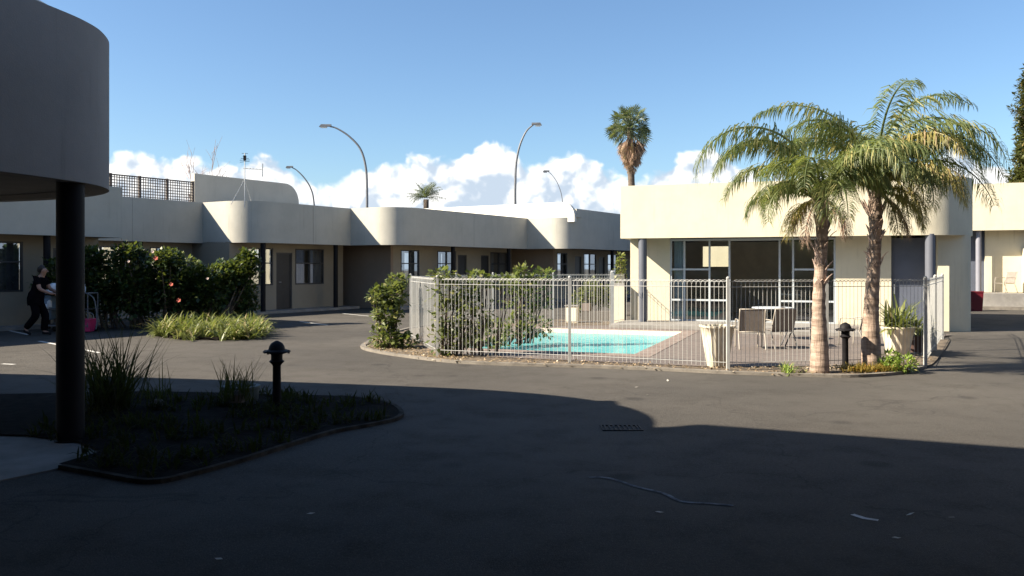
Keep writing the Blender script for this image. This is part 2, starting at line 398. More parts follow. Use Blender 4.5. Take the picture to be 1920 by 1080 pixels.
def asphalt():
    m = bpy.data.materials.new('asphalt'); m.use_nodes = True
    nt = NT(m.node_tree.nodes, m.node_tree.links); b = m.node_tree.nodes['Principled BSDF']
    co = nt.node('ShaderNodeTexCoord').outputs['Object']
    big = nt.ramp(nt.noise(co, 0.22, 5, 0.6), 0.35, 0.68)
    c = nt.mix(big, (0.062, 0.057, 0.051), (0.096, 0.087, 0.076))
    med = nt.ramp(nt.noise(co, 1.7, 6, 0.7), 0.4, 0.75)
    c = nt.mix(nt.math('MULTIPLY', med, 0.4), c, (0.040, 0.036, 0.032))
    wst = nt.vmath('MULTIPLY', co, (0.35, 1.6, 1))                      # tyre-worn bands
    c = nt.mix(nt.ramp(nt.noise(wst, 1.0, 3), 0.5, 0.75, 0, 0.35), c, (0.075, 0.068, 0.06))
    sp = nt.ramp(nt.noise(co, 38, 5, 0.8), 0.42, 0.66)
    c = nt.mix(nt.math('MULTIPLY', sp, 0.55), c, (0.115, 0.105, 0.093))
    spots = nt.node('ShaderNodeTexVoronoi'); nt.put(spots.inputs['Vector'], co); spots.inputs['Scale'].default_value = 0.9
    c = nt.mix(nt.ramp(spots.outputs['Distance'], 0.05, 0.16, 0.55, 0), c, (0.03, 0.028, 0.027))   # oil spots
    wob = nt.node('ShaderNodeTexNoise'); nt.put(wob.inputs['Vector'], co); wob.inputs['Scale'].default_value = 0.9; wob.inputs['Detail'].default_value = 6
    dist = nt.vmath('ADD', co, nt.vmath('MULTIPLY', wob.outputs['Color'], (2.2, 2.2, 0)))
    cr = nt.node('ShaderNodeTexVoronoi', feature='DISTANCE_TO_EDGE'); nt.put(cr.inputs['Vector'], dist); cr.inputs['Scale'].default_value = 0.23
    pv = nt.node('ShaderNodeTexVoronoi', distance='CHEBYCHEV'); nt.put(pv.inputs['Vector'], nt.vmath('MULTIPLY', co, (0.13, 0.21, 0))); pv.inputs['Scale'].default_value = 1.0
    pr_ = nt.node('ShaderNodeSeparateColor'); nt.l.new(pv.outputs['Color'], pr_.inputs[0])
    c = nt.mix(nt.math('MULTIPLY', nt.math('GREATER_THAN', pr_.outputs[0], 0.8), nt.math('LESS_THAN', pv.outputs['Distance'], 0.30)), c, nt.mix(0.35, c, (0.03, 0.028, 0.026)))
    chips = nt.node('ShaderNodeTexVoronoi'); nt.put(chips.inputs['Vector'], co); chips.inputs['Scale'].default_value = 60
    c = nt.mix(nt.ramp(chips.outputs['Distance'], 0.12, 0.3, 0.35, 0), c, (0.20, 0.185, 0.165))
    crk = nt.ramp(cr.outputs['Distance'], 0.0008, 0.004, 0.35, 0)
    c = nt.mix(crk, c, (0.028, 0.026, 0.025))
    nt.put(b.inputs['Base Color'], c)
    nt.put(b.inputs['Roughness'], nt.ramp(med, 0, 1, 0.72, 0.9)); b.inputs['Specular IOR Level'].default_value = 0.06
    bn = nt.node('ShaderNodeBump'); bn.inputs['Strength'].default_value = 0.8; bn.inputs['Distance'].default_value = 0.012
    nt.put(bn.inputs['Height'], nt.noise(co, 90, 3, 0.7)); nt.l.new(bn.outputs[0], b.inputs['Normal'])
    return m
M['asphalt'] = asphalt()

def pavers():
    m = bpy.data.materials.new('brick_pavers'); m.use_nodes = True
    nt = NT(m.node_tree.nodes, m.node_tree.links); b = m.node_tree.nodes['Principled BSDF']
    co = nt.node('ShaderNodeTexCoord').outputs['Object']
    br = nt.node('ShaderNodeTexBrick'); nt.put(br.inputs['Vector'], co)
    br.inputs['Scale'].default_value = 1.0; br.inputs['Brick Width'].default_value = 0.22; br.inputs['Row Height'].default_value = 0.11
    br.inputs['Mortar Size'].default_value = 0.007
    for k, c in (('Color1', (0.165, 0.13, 0.11)), ('Color2', (0.115, 0.092, 0.08)), ('Mortar', (0.09, 0.08, 0.07))): br.inputs[k].default_value = (*c, 1)
    c = nt.mix(nt.ramp(nt.noise(co, 1.5, 5), 0.45, 0.7, 0, 0.4), br.outputs[0], (0.12, 0.105, 0.09))
    nt.put(b.inputs['Base Color'], c); b.inputs['Roughness'].default_value = 0.85
    bn = nt.node('ShaderNodeBump'); bn.inputs['Strength'].default_value = 0.4; bn.inputs['Distance'].default_value = 0.006
    nt.put(bn.inputs['Height'], br.outputs['Fac']); bn.invert = True; nt.l.new(bn.outputs[0], b.inputs['Normal'])
    return m
M['pavers'] = pavers()
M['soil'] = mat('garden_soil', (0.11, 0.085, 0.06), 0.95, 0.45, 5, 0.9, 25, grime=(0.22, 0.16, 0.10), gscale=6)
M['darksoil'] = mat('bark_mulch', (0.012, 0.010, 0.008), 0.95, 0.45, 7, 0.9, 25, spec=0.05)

# ------------------------------------------------------------------ foliage helpers
def leaf(mb, p, d, up, L, w, mi=0):
    """pointed leaf with a slight fold"""
    d = d.normalized(); s = d.cross(up)
    if s.length < 1e-3: s = d.cross(Vector((1, 0, 0)))
    s.normalize(); n = s.cross(d)
    mid = p+d*L*0.5-n*w*0.25
    mb.add([p, mid+s*w*0.5+n*w*0.15, p+d*L-n*L*0.12, mid-s*w*0.5+n*w*0.15], [(0,1,2),(0,2,3)], mi)
def rvec():
    while True:
        v = Vector((random.uniform(-1,1), random.uniform(-1,1), random.uniform(-1,1)))
        if 0.05 < v.length < 1: return v
def clump_leaves(mb, c, r, n, L, w, mi=0, shell=0.55, zmin=None):
    """leaves spread through an ellipsoid, thicker towards its skin"""
    for _ in range(n):
        v = rvec().normalized()*random.uniform(shell, 1.0)**0.7
        k = 0.8+0.4*mnoise.noise(Vector(c)*3.1+v*2.3)
        p = Vector((c[0]+v.x*r[0]*k, c[1]+v.y*r[1]*k, c[2]+v.z*r[2]*k))
        if zmin is not None and p.z < zmin: continue
        d = (v*0.8+rvec()*0.9+Vector((0,0,0.15)))
        s = random.uniform(0.6, 1.25)
        leaf(mb, p, d, Vector((0,0,1))+rvec()*0.5, L*s, w*s, mi)
def blade(mb, p, az_, el0, L, w, droop, seg=4, mi=0, wl_=0.0):
    """strap leaf: tapered ribbon that bends over"""
    d = Vector((math.cos(az_), math.sin(az_), 0)); s = Vector((-d.y, d.x, 0)); q = Vector(p); vs = []
    for i in range(seg+1):
        t = i/seg; e = el0-droop*t**1.4
        ww = w*(1-t)**0.6*(0.6+0.8*min(1, t*3)) if i < seg else 0.002
        vs += [q+s*ww*0.5, q-s*ww*0.5]
        q = q+(d*math.cos(e)+Vector((0,0,math.sin(e))))*L/seg
    mb.add(vs, [(2*i,2*i+2,2*i+3,2*i+1) for i in range(seg)], mi)

# ------------------------------------------------------------------ ground
poolc = Vector((1.46, 18.55)); q = Vector((0.94, -0.34)).normalized(); mm = Vector((-q.y, q.x))
def pr(a, b): v = poolc+q*a+mm*b; return (v.x, v.y)
def rect(a, b): return [pr(-a,-b), pr(a,-b), pr(a,b), pr(-a,b)]
ground = sheet('ground', [(-300,-200),(300,-200),(300,600),(-300,600)], [rect(2.05, 3.05)], 0.0, M['asphalt']); tag(ground, kind='structure')

isl_px = [(676,652),(700,638),(745,622),(800,612),(905,607),(1010,601),(1100,600),(1160,603)]
isl = [G(*p).xy for p in isl_px]
front_px = [(1781,640),(1772,656),(1757,676),(1738,690),(1690,702),(1610,708),(1520,707),(1370,702),(1230,695),(1100,690),(960,686),(850,681),(770,672),(705,662)]
isl2 = [G(*p).xy for p in front_px]
isl_all = [tuple(v) for v in smooth_path([Vector(v) for v in isl]+[Vector((3.6,24.6)), Vector((8,23)), Vector((10.0,20.5))], 3)] + \
          [tuple(v) for v in smooth_path([Vector(v) for v in isl2], 4)]
bed = sheet('garden_bed', isl_all, [rect(2.05, 3.05)], 0.02, M['soil']); tag(bed, kind='structure')
kb = MB(); kp = [tuple(v) for v in smooth_path([Vector(v) for v in (isl2[3:]+isl[:5])], 5)]
strip(kb, kp, -0.10, 0.0, 0.045); k = kb.build('kerb', M['kerb']); tag(k, kind='structure')

# paved terrace round the pool (raised 2 cm over the bed)
deck = [(-1.25,15.25),(0.95,14.3),(3.25,13.35),(4.9,13.5),(6.55,14.1),(8.9,18.2),(10.2,19.8),(3.2,22.7),(2.6,22.85),(-.45,22.35),(-1.1,20.9),(-2.0,18.6)]
dk = sheet('pool_terrace', deck, [rect(2.05, 3.05)], 0.03, M['pavers']); tag(dk, kind='structure')

pool = thing('swimming_pool', 'small turquoise rectangular swimming pool with pink tiled rim inside the white fence', 'swimming pool', (poolc.x, poolc.y, 0), math.atan2(q.y, q.x))
a, b = 1.8, 2.8
mb = MB()
mb.add([(-a,-b,-1.3),(a,-b,-1.3),(a,b,-1.3),(-a,b,-1.3),(-a,-b,-.12),(a,-b,-.12),(a,b,-.12),(-a,b,-.12)],
       [(0,1,2,3),(0,4,5,1),(1,5,6,2),(2,6,7,3),(3,7,4,0)])
mb.build('basin', M['poolpaint'], pool)
mb = MB()
mb.add([(-a,-b,-.12),(a,-b,-.12),(a,b,-.12),(-a,b,-.12),(-a,-b,.034),(a,-b,.034),(a,b,.034),(-a,b,.034)],
       [(0,4,5,1),(1,5,6,2),(2,6,7,3),(3,7,4,0)])
mb.build('tile_band', M['tile'], pool)
mb = MB()
for (x0,x1,y0,y1) in ((-2.15,2.15,-3.15,-2.803),(-2.15,2.15,2.803,3.15),(-2.15,-1.803,-2.8,2.8),(1.803,2.15,-2.8,2.8)):
    mb.box(x0,x1,y0,y1,-0.02,0.036)
mb.build('coping', mat('coping_tile', (0.20,0.155,0.13), 0.8, 0.2, 5), pool)
mb = MB(); mb.add([(-a,-b,-.07),(a,-b,-.07),(a,b,-.07),(-a,b,-.07)], [(0,1,2,3)]); mb.build('water', M['water'], pool)

# worn parking-bay lines, drain, paint scrapes in the drive
def mark(name, p, w, mt, z=0.004):
    P = offset_path([tuple(v) for v in p], w); mb = MB(); n = len(p)
    mb.add([(v[0],v[1],z) for v in p]+[(v[0],v[1],z) for v in P], [(i,i+1,n+i+1,n+i) for i in range(n-1)])
    return mb.build(name, mt)
for nm, a_, b_ in (('road_marking',(560,603),(612,610)), ('road_marking',(70,640),(182,662)), ('road_marking',(-10,615),(50,628)),
                   ('road_marking',(0,683),(24,684)), ('road_marking',(640,588),(700,594))):
    tag(mark(nm, [G(*a_).xy, G(*b_).xy], 0.08, M['paint']), kind='structure')
tag(mark('road_scrape', [tuple(v) for v in smooth_path([G(*p).xy for p in ((1105,897),(1140,898),(1190,914),(1240,926),(1275,942),(1330,946),(1375,950))], 4)], 0.035,
         mat('scrape_paint', (0.17,0.175,0.18), 0.9, 0.5, 12, spec=0.05)), kind='structure')
tag(mark('road_scrape', [tuple(G(*p).xy) for p in ((1594,966),(1618,974),(1646,978))], 0.04, M['paint']), kind='structure')
dr = thing('drain_grate', 'small iron drain grate set in the asphalt of the drive', 'drain', G(1165,803)-Vector((0,0,.001)))
mb = MB(); mb.box(-.2,.2,-.14,-.12,.002,.010); mb.box(-.2,.2,.12,.14,.002,.010); mb.box(-.2,-.18,-.12,.12,.002,.010); mb.box(.18,.2,-.12,.12,.002,.010)
mb.build('frame', M['black'], dr); mb = MB()
for i in range(8): mb.box(-.165+i*.045,-.145+i*.045,-.12,.12,.002,.010)
mb.build('bars', M['black'], dr)

# ------------------------------------------------------------------ left motel wing
d1 = Vector((0.526, 0.850)).normalized(); RZ = math.atan2(d1.y, d1.x)
I2 = Vector((-10.41, 28.5, 0))
SOF, TOP = 2.4, 3.79
wing = thing('motel_wing', 'long single storey motel wing with stepped stone grey parapets and rounded corners', 'building', I2, RZ)
Y1, Y2, Y3, Y4, XC = .45, -1.8, -4.1, -6.4, .45
units = [
    [(-30,-2.3),(-4.4,-2.3)],
    [(-4.4,Y1),(XC,Y1)],
    [(XC,Y1)]+arc(XC+1.1,Y2+1.1,1.1,180,270)+[(5.35,Y2)],
    [(5.35,Y2)]+arc(6.45,Y3+1.1,1.1,180,270)+[(14.48,Y3)],
    [(14.48,Y3)]+arc(15.58,Y4+1.1,1.1,180,270)+[(34,Y4)],
]
for (x,yy) in ((3.4,Y2),(10.2,Y3),(20.4,Y4),(-2.2,Y1),(-8.2,-2.3)):
    mb = MB(); mb.box(x-.006,x+.006,yy-.004,yy+.01,SOF+.01,TOP-.01); mb.build('control_joint', mat('joint_sealant',(.27,.26,.23),.8), wing)
for i, pth in enumerate(units):
    mb = MB(); pp = pth
    if i == 0: pp = [(-30,-2.3),(-4.4,-2.3),(-4.4,Y1)]
    strip(mb, pp, 0.18, SOF, TOP)
    o = mb.build('parapet', M['stone'], wing, smooth=True, angle=35)
full = [(-30,-2.15),(-4.55,-2.15),(-4.55,Y1+.15),(XC+.15,Y1+.15)]+arc(XC+1.1,Y2+1.1,.95,180,270)+[(5.5,Y2+.15)]+arc(6.45,Y3+1.1,.95,180,270)+[(14.63,Y3+.15)]+arc(15.58,Y4+1.1,.95,180,270)+[(34,Y4+.15),(34,9),(-30,9)]
sheet('soffit', full, [], SOF+0.03, M['soffit'], wing); sheet('roof', full, [], TOP-0.25, M['roof'], wing)

def window(parent, x0, x1, y, z0=0.95, z1=2.25, split=2, trans=True, fm=None, curtain=True, side=-1):
    fr = MB(); t = .045
    for (a_,b_,c_,d_) in ((x0,x1,z0,z0+t),(x0,x1,z1-t,z1)): fr.box(a_,b_,y-.06,y+.02,c_,d_)
    for x in (x0, x1-t): fr.box(x,x+t,y-.06,y+.02,z0+t,z1-t)
    w = MB(); zt = z0+(z1-z0)*.58
    for k in range(1, split):
        xm = x0+(x1-x0)*k/split; fr.box(xm-.022,xm+.022,y-.058,y+.02,z0+t,z1-t)
    if trans:
        edges = [x0+(x1-x0)*k/split for k in range(split+1)]
        for k in range(split): fr.box(edges[k]+(t if k==0 else .022),edges[k+1]-(t if k==split-1 else .022),y-.056,y+.02,zt,zt+.04)
    wo_ = fr.build('window', fm or M['frame'], parent)
    g = MB(); g.add([(x0+t,y-.02,z0+t),(x1-t,y-.02,z0+t),(x1-t,y-.02,z1-t),(x0+t,y-.02,z1-t)], [(0,1,2,3)]); g.build('pane', M['glass'], wo_)
    if curtain:
        c = MB(); n = 22; vs = []
        for i in range(n+1):
            xx = x0+.03+(x1-x0-.06)*i/n; yy = y+.10+.025*math.sin(i*1.9)
            vs += [(xx,yy,z0+.02),(xx,yy,z1-.02)]
        keep = [i for i in range(n) if not (0.36 < i/n < 0.62)]
        c.add(vs, [(2*i,2*i+2,2*i+3,2*i+1) for i in keep]); c.build('curtain', M['curtain'], wo_)
    return wo_
def door(parent, x0, x1, y, z1=2.1, mt=None):
    mb = MB(); mb.box(x0+.05,x1-.05,y-.02,y+.03,.1,z1-.05)
    d = mb.build('door', mt or M['door'], parent)
    f = MB(); f.box(x0,x0+.05,y-.05,y+.03,.1,z1); f.box(x1-.05,x1,y-.05,y+.03,.1,z1); f.box(x0+.05,x1-.05,y-.05,y+.03,z1-.05,z1)
    f.build('frame', M['frame'], d)
    h = MB(); h.tube([(x0+.13,y-.02,1.05),(x0+.13,y-.07,1.05),(x0+.24,y-.07,1.05)], .01, 6); h.build('handle', M['steel'], d)
    return d
def wall_with(parent, x0, x1, y, openings, mt, z1=SOF+.03, th=.15):
    """wall along local x with openings [(xa,xb,za,zb)]"""
    mb = MB(); x = x0
    for (xa,xb,za,zb) in sorted(openings):
        if xa > x: mb.box(x,xa,y,y+th,0,z1)
        if za > 0: mb.box(xa,xb,y,y+th,0,za)
        if zb < z1: mb.box(xa,xb,y,y+th,zb,z1)
        x = xb
    if x < x1: mb.box(x,x1,y,y+th,0,z1)
    return mb.build('wall', mt, parent)
WZ, WT = 0.95, 2.25
def facade(y, x0, x1, wins, doors, mt):
    op = [(a_,b_,WZ,WT) for a_,b_ in wins]+[(a_,b_,0,2.1) for a_,b_ in doors]
    wall_with(wing, x0, x1, y, op, mt)
    for a_,b_ in wins: window(wing, a_, b_, y+.05, WZ, WT)
    for a_,b_ in doors: door(wing, a_, b_, y+.08)
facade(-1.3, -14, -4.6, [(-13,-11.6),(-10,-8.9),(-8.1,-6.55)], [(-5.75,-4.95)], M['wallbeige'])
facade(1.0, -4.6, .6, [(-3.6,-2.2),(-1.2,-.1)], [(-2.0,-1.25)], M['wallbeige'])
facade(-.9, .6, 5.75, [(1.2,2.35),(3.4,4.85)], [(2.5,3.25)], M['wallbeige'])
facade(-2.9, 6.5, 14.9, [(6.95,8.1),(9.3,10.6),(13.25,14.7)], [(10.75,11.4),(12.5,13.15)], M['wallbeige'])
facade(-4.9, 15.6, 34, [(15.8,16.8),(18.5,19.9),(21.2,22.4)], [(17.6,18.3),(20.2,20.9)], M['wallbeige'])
for bx in ((-4.6,-4.45,-1.3,1.0),(.45,.6,-.9,1.0),(5.75,5.9,-.9,2),(5.9,8,1.85,2),(14.9,15.05,-2.9,1),(15.05,17,.85,1)):
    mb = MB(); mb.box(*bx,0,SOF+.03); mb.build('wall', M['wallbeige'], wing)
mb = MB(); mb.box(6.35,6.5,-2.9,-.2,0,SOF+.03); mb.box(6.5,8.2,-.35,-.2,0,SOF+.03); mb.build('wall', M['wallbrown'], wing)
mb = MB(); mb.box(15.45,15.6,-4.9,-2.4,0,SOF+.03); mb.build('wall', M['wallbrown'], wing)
for (x0,x1,y0,y1) in ((-14,-4.4,-2.0,-1.3),(-4.4,.45,.2,1.0),(.6,5.9,-1.75,-.9),(5.9,14.9,-3.75,-2.9),(14.9,34,-5.75,-4.9)):
    mb = MB(); mb.box(x0,x1,y0,y1,0,.09); mb.build('veranda_floor', M['concrete'], wing)
for (x,y) in ((-6.4,-2.15),(-1.8,.65),(1.25,-1.62),(4.73,-1.62),(9.0,-3.9),(13.2,-3.9),(19,-6.2),(23,-6.2)):
    mb = MB(); mb.lathe([(.085,0),(.085,SOF+.03)], (x,y,0), 14); mb.build('veranda_post', M['post'], wing, smooth=True, angle=40)
# raised parapets on the roof
def rounded_panel(x0, x1, z0, z1, r, y, th, n=10, both=False):
    """vertical panel in the local xz plane with a rounded far upper corner"""
    prof = [(x0,z0),(x1,z0)]+[(x1-r+r*math.cos(R_(t*90/n)), z1-r+r*math.sin(R_(t*90/n))) for t in range(n+1)]+[(x0,z1)]
    mb = MB(); k = len(prof)
    mb.add([(x,y,z) for x,z in prof]+[(x,y+th,z) for x,z in prof], [tuple(range(k)), tuple(range(2*k-1,k-1,-1))]+[(i+1,i,k+i,k+(i+1)) for i in range(k-1)]+[(0,k-1,2*k-1,k)])
    return mb
rounded_panel(1.48, 6.6, TOP-.3, 4.98, .75, 2.2, .2).build('raised_parapet', M['stone'], wing)
rounded_panel(14.9, 20.6, TOP+.003, 4.17, .34, -6.39, .2).build('raised_parapet', M['stone'], wing)
# cross parapet facing the sun
mb = rounded_panel(-5.95, -5.94+11.4, TOP-.2, 4.47, .62, 0, .2)
mb2 = MB(); pv = []
for (x,y,z) in mb.v: pv.append((14.75+y, -.89-x, z))
mb2.v = pv; mb2.f = mb.f; mb2.m = mb.m
mb2.build('raised_parapet', wallmat('white_render', (0.74,0.71,0.63), .1), wing)

# trellis screen on the roof
tr = thing('trellis_screen', 'dark brown square lattice screen standing on the flat roof behind the parapet', 'trellis', I2+Vector((d1.x*-3.40-.85*1.35, d1.y*-3.40+.526*1.35, TOP-.02)), RZ)
L3 = 1.04
for k_ in range(4):
    x0 = k_*L3; pm = MB()
    for i in range(11): pm.box(x0+.045+i*.0895, x0+.07+i*.0895, .015,.03, .0,.76)
    for i in range(8): pm.box(x0+.03,x0+L3-.03, 0,.0145, .03+i*.095,.055+i*.095)
    pm.build('lattice_panel', M['lattice'], tr)
mb = MB(); mb.box(0,4*L3,-.01,.04,.762,.80); mb.build('top_rail', M['lattice'], tr)
for k_ in range(5):
    mb = MB(); mb.box(-.03+k_*L3,.03+k_*L3,-.03,.06,-.3,.82); mb.build('post', M['lattice'], tr)

# television antenna on the rounded corner
an = thing('tv_antenna', 'thin metal television antenna with side boom on the rounded roof corner', 'antenna', G(458, 372, TOP) if False else (-8.8, 28.1, TOP-.25))
mb = MB(); mb.tube([(0,0,0),(0,0,1.80)], .016, 6); mb.build('mast', M['steel'], an)
mb = MB(); mb.tube([(0,0,.95),(-.42,-.1,.1)], .009, 5); mb.tube([(0,0,.95),(.10,.5,.1)], .009, 5); mb.build('stay', M['steel'], an)
mb = MB(); mb.tube([(-.05,0,1.30),(.62,-.05,1.25)], .013, 5); mb.tube([(.60,-.05,1.02),(.60,-.05,1.45)], .02, 5)
for i in range(5): mb.tube([(.1+i*.11,-.2,1.29-i*.006),(.1+i*.11,.2,1.29-i*.006)], .005, 4)
mb.build('boom', M['steel'], an)
mb = MB()
for i in range(6):
    z = 1.5+i*.055; a_ = i*.5; mb.tube([(-.16*math.cos(a_),-.16*math.sin(a_),z),(.16*math.cos(a_),.16*math.sin(a_),z+.03)], .007, 4)
mb.box(-.04,.04,-.03,.03,1.55,1.72); mb.build('dipole_head', M['post'], an)

# ------------------------------------------------------------------ pool house
PH = Vector((2.96, 23.3, 0)); PR = math.atan2(q.y, q.x)
ph = thing('pool_house', 'cream rendered pool house with deep plain parapet, glazed front and blue grey columns', 'building', PH, PR)
def lx(px, y):
    """local x on the pool house plane y that is seen at photo column px"""
    k = (px-960)/F; ox, oy = PH.x+mm.x*y, PH.y+mm.y*y
    return (k*oy-ox)/(q.x-k*q.y)
PT = 3.80; PS = 2.37
pth = [(0,7),(0,0),(7.35,0)]+arc(7.35,1.4,1.4,-90,0)[1:]+[(8.75,7)]
mb = MB(); strip(mb, pth, .2, PS, PT); mb.build('parapet', M['cream'], ph, smooth=True, angle=35)
inn = [(.15,7),(.15,.15),(7.35,.15)]+arc(7.35,1.4,1.25,-90,0)[1:]+[(8.6,7)]
sheet('soffit', inn, [], PS+.03, M['soffit'], ph); sheet('roof', inn, [], PT-.25, M['roof'], ph)
yw = .82
xg0, xg1 = lx(1256,yw), lx(1567,yw)
xp1 = lx(1671,yw); xd1 = lx(1756,yw)
mb = MB(); mb.box(.1,xg0,yw,yw+.2,0,PS+.03); mb.box(.1,.3,yw+.2,6.5,0,PS+.03); mb.build('wall', M['cream'], ph)
mb = MB(); mb.box(xg1,xp1,yw,yw+.2,0,PS+.03); mb.build('wall', M['cream'], ph)
ep = [(xd1,yw-.25+.0),(lx(1800,yw-.25),yw-.25)]
xe = lx(1806,yw-.25)
mb = MB(); strip(mb, [(xd1,yw+.2),(xd1,yw-.25),(xe-.05,yw-.25)]+arc(xe-.05,yw+.0,.25,-90,0)[1:]+[(xe+.2,6.5)], .15, 0, PS+.03)
mb.build('wall', M['cream'], ph, smooth=True, angle=35)
# back wall with a window onto the sunlit wall behind
bw0, bw1 = lx(1317, 5.8), lx(1366, 5.8)
mb = MB()
def pxz(py, D): return CH-(py-HY)/F*D
mb.box(.3,bw0,5.8,5.95,0,PS+.03); mb.box(bw1,8.5,5.8,5.95,0,PS+.03); mb.box(bw0,bw1,5.8,5.95,0,1.6); mb.box(bw0,bw1,5.8,5.95,2.27,PS+.03)
mb.build('back_wall', M['interior'], ph)
mb = MB(); mb.box(.3,xp1,yw+.2,5.8,.0,.11); mb.build('floor', M['interior'], ph)
mb = MB(); mb.box(xg1+.2,xg1+.35,yw+.2,5.8,.11,PS+.03); mb.build('partition', M['interior'], ph)
# glazed front
def gframe(x0, x1, z0, z1, verts=(), rails=(), t=.05):
    mb = MB()
    mb.box(x0,x1,yw+.02,yw+.09,z0,z0+t); mb.box(x0,x1,yw+.02,yw+.09,z1-t,z1)
    for x in (x0,x1-t): mb.box(x,x+t,yw+.018,yw+.09,z0+t,z1-t)
    for x in verts: mb.box(x-t/2,x+t/2,yw+.018,yw+.09,z0+t,z1-t)
    for (ra,rb,z) in rails: mb.box(ra+t/2+.001,rb-t/2-.001,yw+.022,yw+.085,z,z+.05)
    return mb
v1, v2, v3, v4, v5 = [lx(p, yw) for p in (1283, 1330, 1367, 1462, 1487)]
g1 = gframe(xg0, v3+.03, .10, 2.36, (v1, v2), ((xg0,v1,.66),(v1,v2,.66),(v2,v3,.66),(v1,v2,1.50),(xg0,v1,1.50))).build('window', M['alu'], ph)
g2 = gframe(v4-.03, xg1, .10, 2.36, (v5,), ((v4,v5,.66),(v5,xg1,.66),(v5,xg1,1.50))).build('window', M['alu'], ph)
mb = MB(); mb.box(v3+.03,v4-.03,yw+.03,yw+.08,2.30,2.36); mb.box(v3+.03,v4-.03,yw+.03,yw+.08,.10,.14); mb.build('door_track', M['alu'], ph)
for (pa,pb,par) in ((xg0,v3,g1),(v4,xg1,g2)):
    mb = MB(); mb.add([(pa,yw+.05,.12),(pb,yw+.05,.12),(pb,yw+.05,2.34),(pa,yw+.05,2.34)],[(0,1,2,3)]); mb.build('pane', M['clearglass'], par)
mb = MB(); n = 16; vs = []
for i in range(n+1):
    xx = xg0+.08+.30*i/n; vs += [(xx,yw+.22+.03*math.sin(i*2.1),.15),(xx,yw+.22+.03*math.sin(i*2.1),2.3)]
mb.add(vs, [(2*i,2*i+2,2*i+3,2*i+1) for i in range(n)]); mb.build('curtain', M['white'], g1)
# lounge suite shapes in the room stay inside the dark glass: a long sofa
mb = MB(); mb.box(xp1+.003,xd1-.003,yw+.12,yw+.17,.06,2.33)
dd = mb.build('door', M['bluegrey'], ph)
mb = MB(); mb.box(xp1+.06,xp1+.085,yw+.05,yw+.12,.9,1.15); mb.build('handle', M['steel'], dd)
for px in (1205, 1744):
    mb = MB(); mb.lathe([(.115,0),(.115,PS+.03)], (lx(px,.14),.14,0), 20); mb.build('column', mat('column_paint_%d'%px,(0.10,0.105,0.125),.5,.06), ph, smooth=True, angle=40)
slab = thing('patio_slab', 'pale concrete patio step along the front of the pool house', 'patio', PH, PR)
mb = MB(); mb.prism([(0.0,yw-.002),(0.0,-1.35),(3.4,-1.35),(3.4,-2.3),(7.6,-2.3),(7.6,yw-.255),(3.4,yw-.002)][:6]+[(xd1-.01,yw-.255),(xd1-.01,yw-.002)], .031, .11)
mb.build('slab', M['concrete'], slab)

# sunlit boundary wall behind the pool house, seen through its back window
bwall = thing('boundary_wall', 'plain cream masonry wall beyond the pool house, seen through its rear window', 'wall', PH, PR)
mb = MB(); mb.box(-.4,7.5,9.6,9.8,0,2.9); mb.build('wall', M['cream'], bwall)
mb = MB(); mb.box(-.45,7.55,9.55,9.85,2.9,2.98); mb.build('coping', M['concrete'], bwall)

# low pier and box beside the fence corner
pier = thing('gate_pier', 'short yellowish rendered pier between back fence and pool house', 'pier', G(1161,607), PR)
mb = MB(); mb.box(-.14,.14,0,.25,0,1.08); mb.build('shaft', M['cream'], pier)
mb = MB(); mb.box(-.16,.16,-.02,.27,1.08,1.13); mb.build('cap', M['concrete'], pier)
pb = thing('utility_box', 'cream metal utility box on the ground behind the pool', 'utility box', G(1071,606), PR)
mb = MB(); mb.box(-.17,.17,0,.22,0,.48); mb.build('body', M['cream'], pb)
mb = MB(); mb.box(-.14,.14,-.012,-.002,.05,.43); mb.build('hatch', mat('hatch_paint',(.60,.55,.44),.5), pb)
mb = MB(); mb.box(-.19,.19,-.03,.25,.48,.51); mb.build('lid', M['concrete'], pb)
lw = thing('brick_wall', 'low brown brick wall beyond the back fence beside the cream box', 'wall', G(1092,602), PR)
mb = MB(); mb.box(-.02,1.25,0,.2,0,.30); mb.box(-.02,.22,-.01,.21,.30,.52); mb.build('brickwork', M['pavers'], lw)

# ------------------------------------------------------------------ right building on its raised plinth
RB = Vector(((1829-960)/F*33, 33, 0))
rb = thing('motel_block', 'white sunlit motel block on a raised grey plinth at the right edge', 'building', RB, PR)
mb = MB(); strip(mb, [(-9,0),(16,0)], .2, 3.0, 4.80); mb.build('parapet', M['cream'], rb)
sheet('soffit', [(-9,.2),(16,.2),(16,8),(-9,8)], [], 3.03, M['soffit'], rb); sheet('roof', [(-9,.2),(16,.2),(16,8),(-9,8)], [], 4.5, M['roof'], rb)
mb = MB(); mb.box(-.30,16,-1.1,7.9,0,.6); mb.build('plinth', M['concrete'], rb)
mb = MB(); mb.box(-9,-.25,.9,1.1,0,3.03); mb.box(-.25,.45,.9,1.1,.6,3.03); mb.build('wall', M['bluegrey'], rb)
mb = MB(); mb.box(.45,2.9,.75,.95,.6,3.03); mb.build('wall', M['cream'], rb)
mb = MB(); mb.box(1.72,1.9,-1.12,.75,0,2.3);  mb.build('side_wall', M['cream'], rb)
for x in (.15,):
    mb = MB(); mb.lathe([(.10,.6),(.10,3.03)], (x,.3,0), 16); mb.build('column', M['stone'] if x > 1 else mat('column_grey',(.20,.20,.23),.5,.06), rb, smooth=True, angle=40)
wrb = thing('sleeper_edge', 'grey timber sleeper edge at the foot of the raised plinth', 'edging', RB, PR)
mb = MB(); mb.box(-.4,1.7,-1.3,-1.105,0,.12); mb.build('sleeper', M['kerb'], wrb)

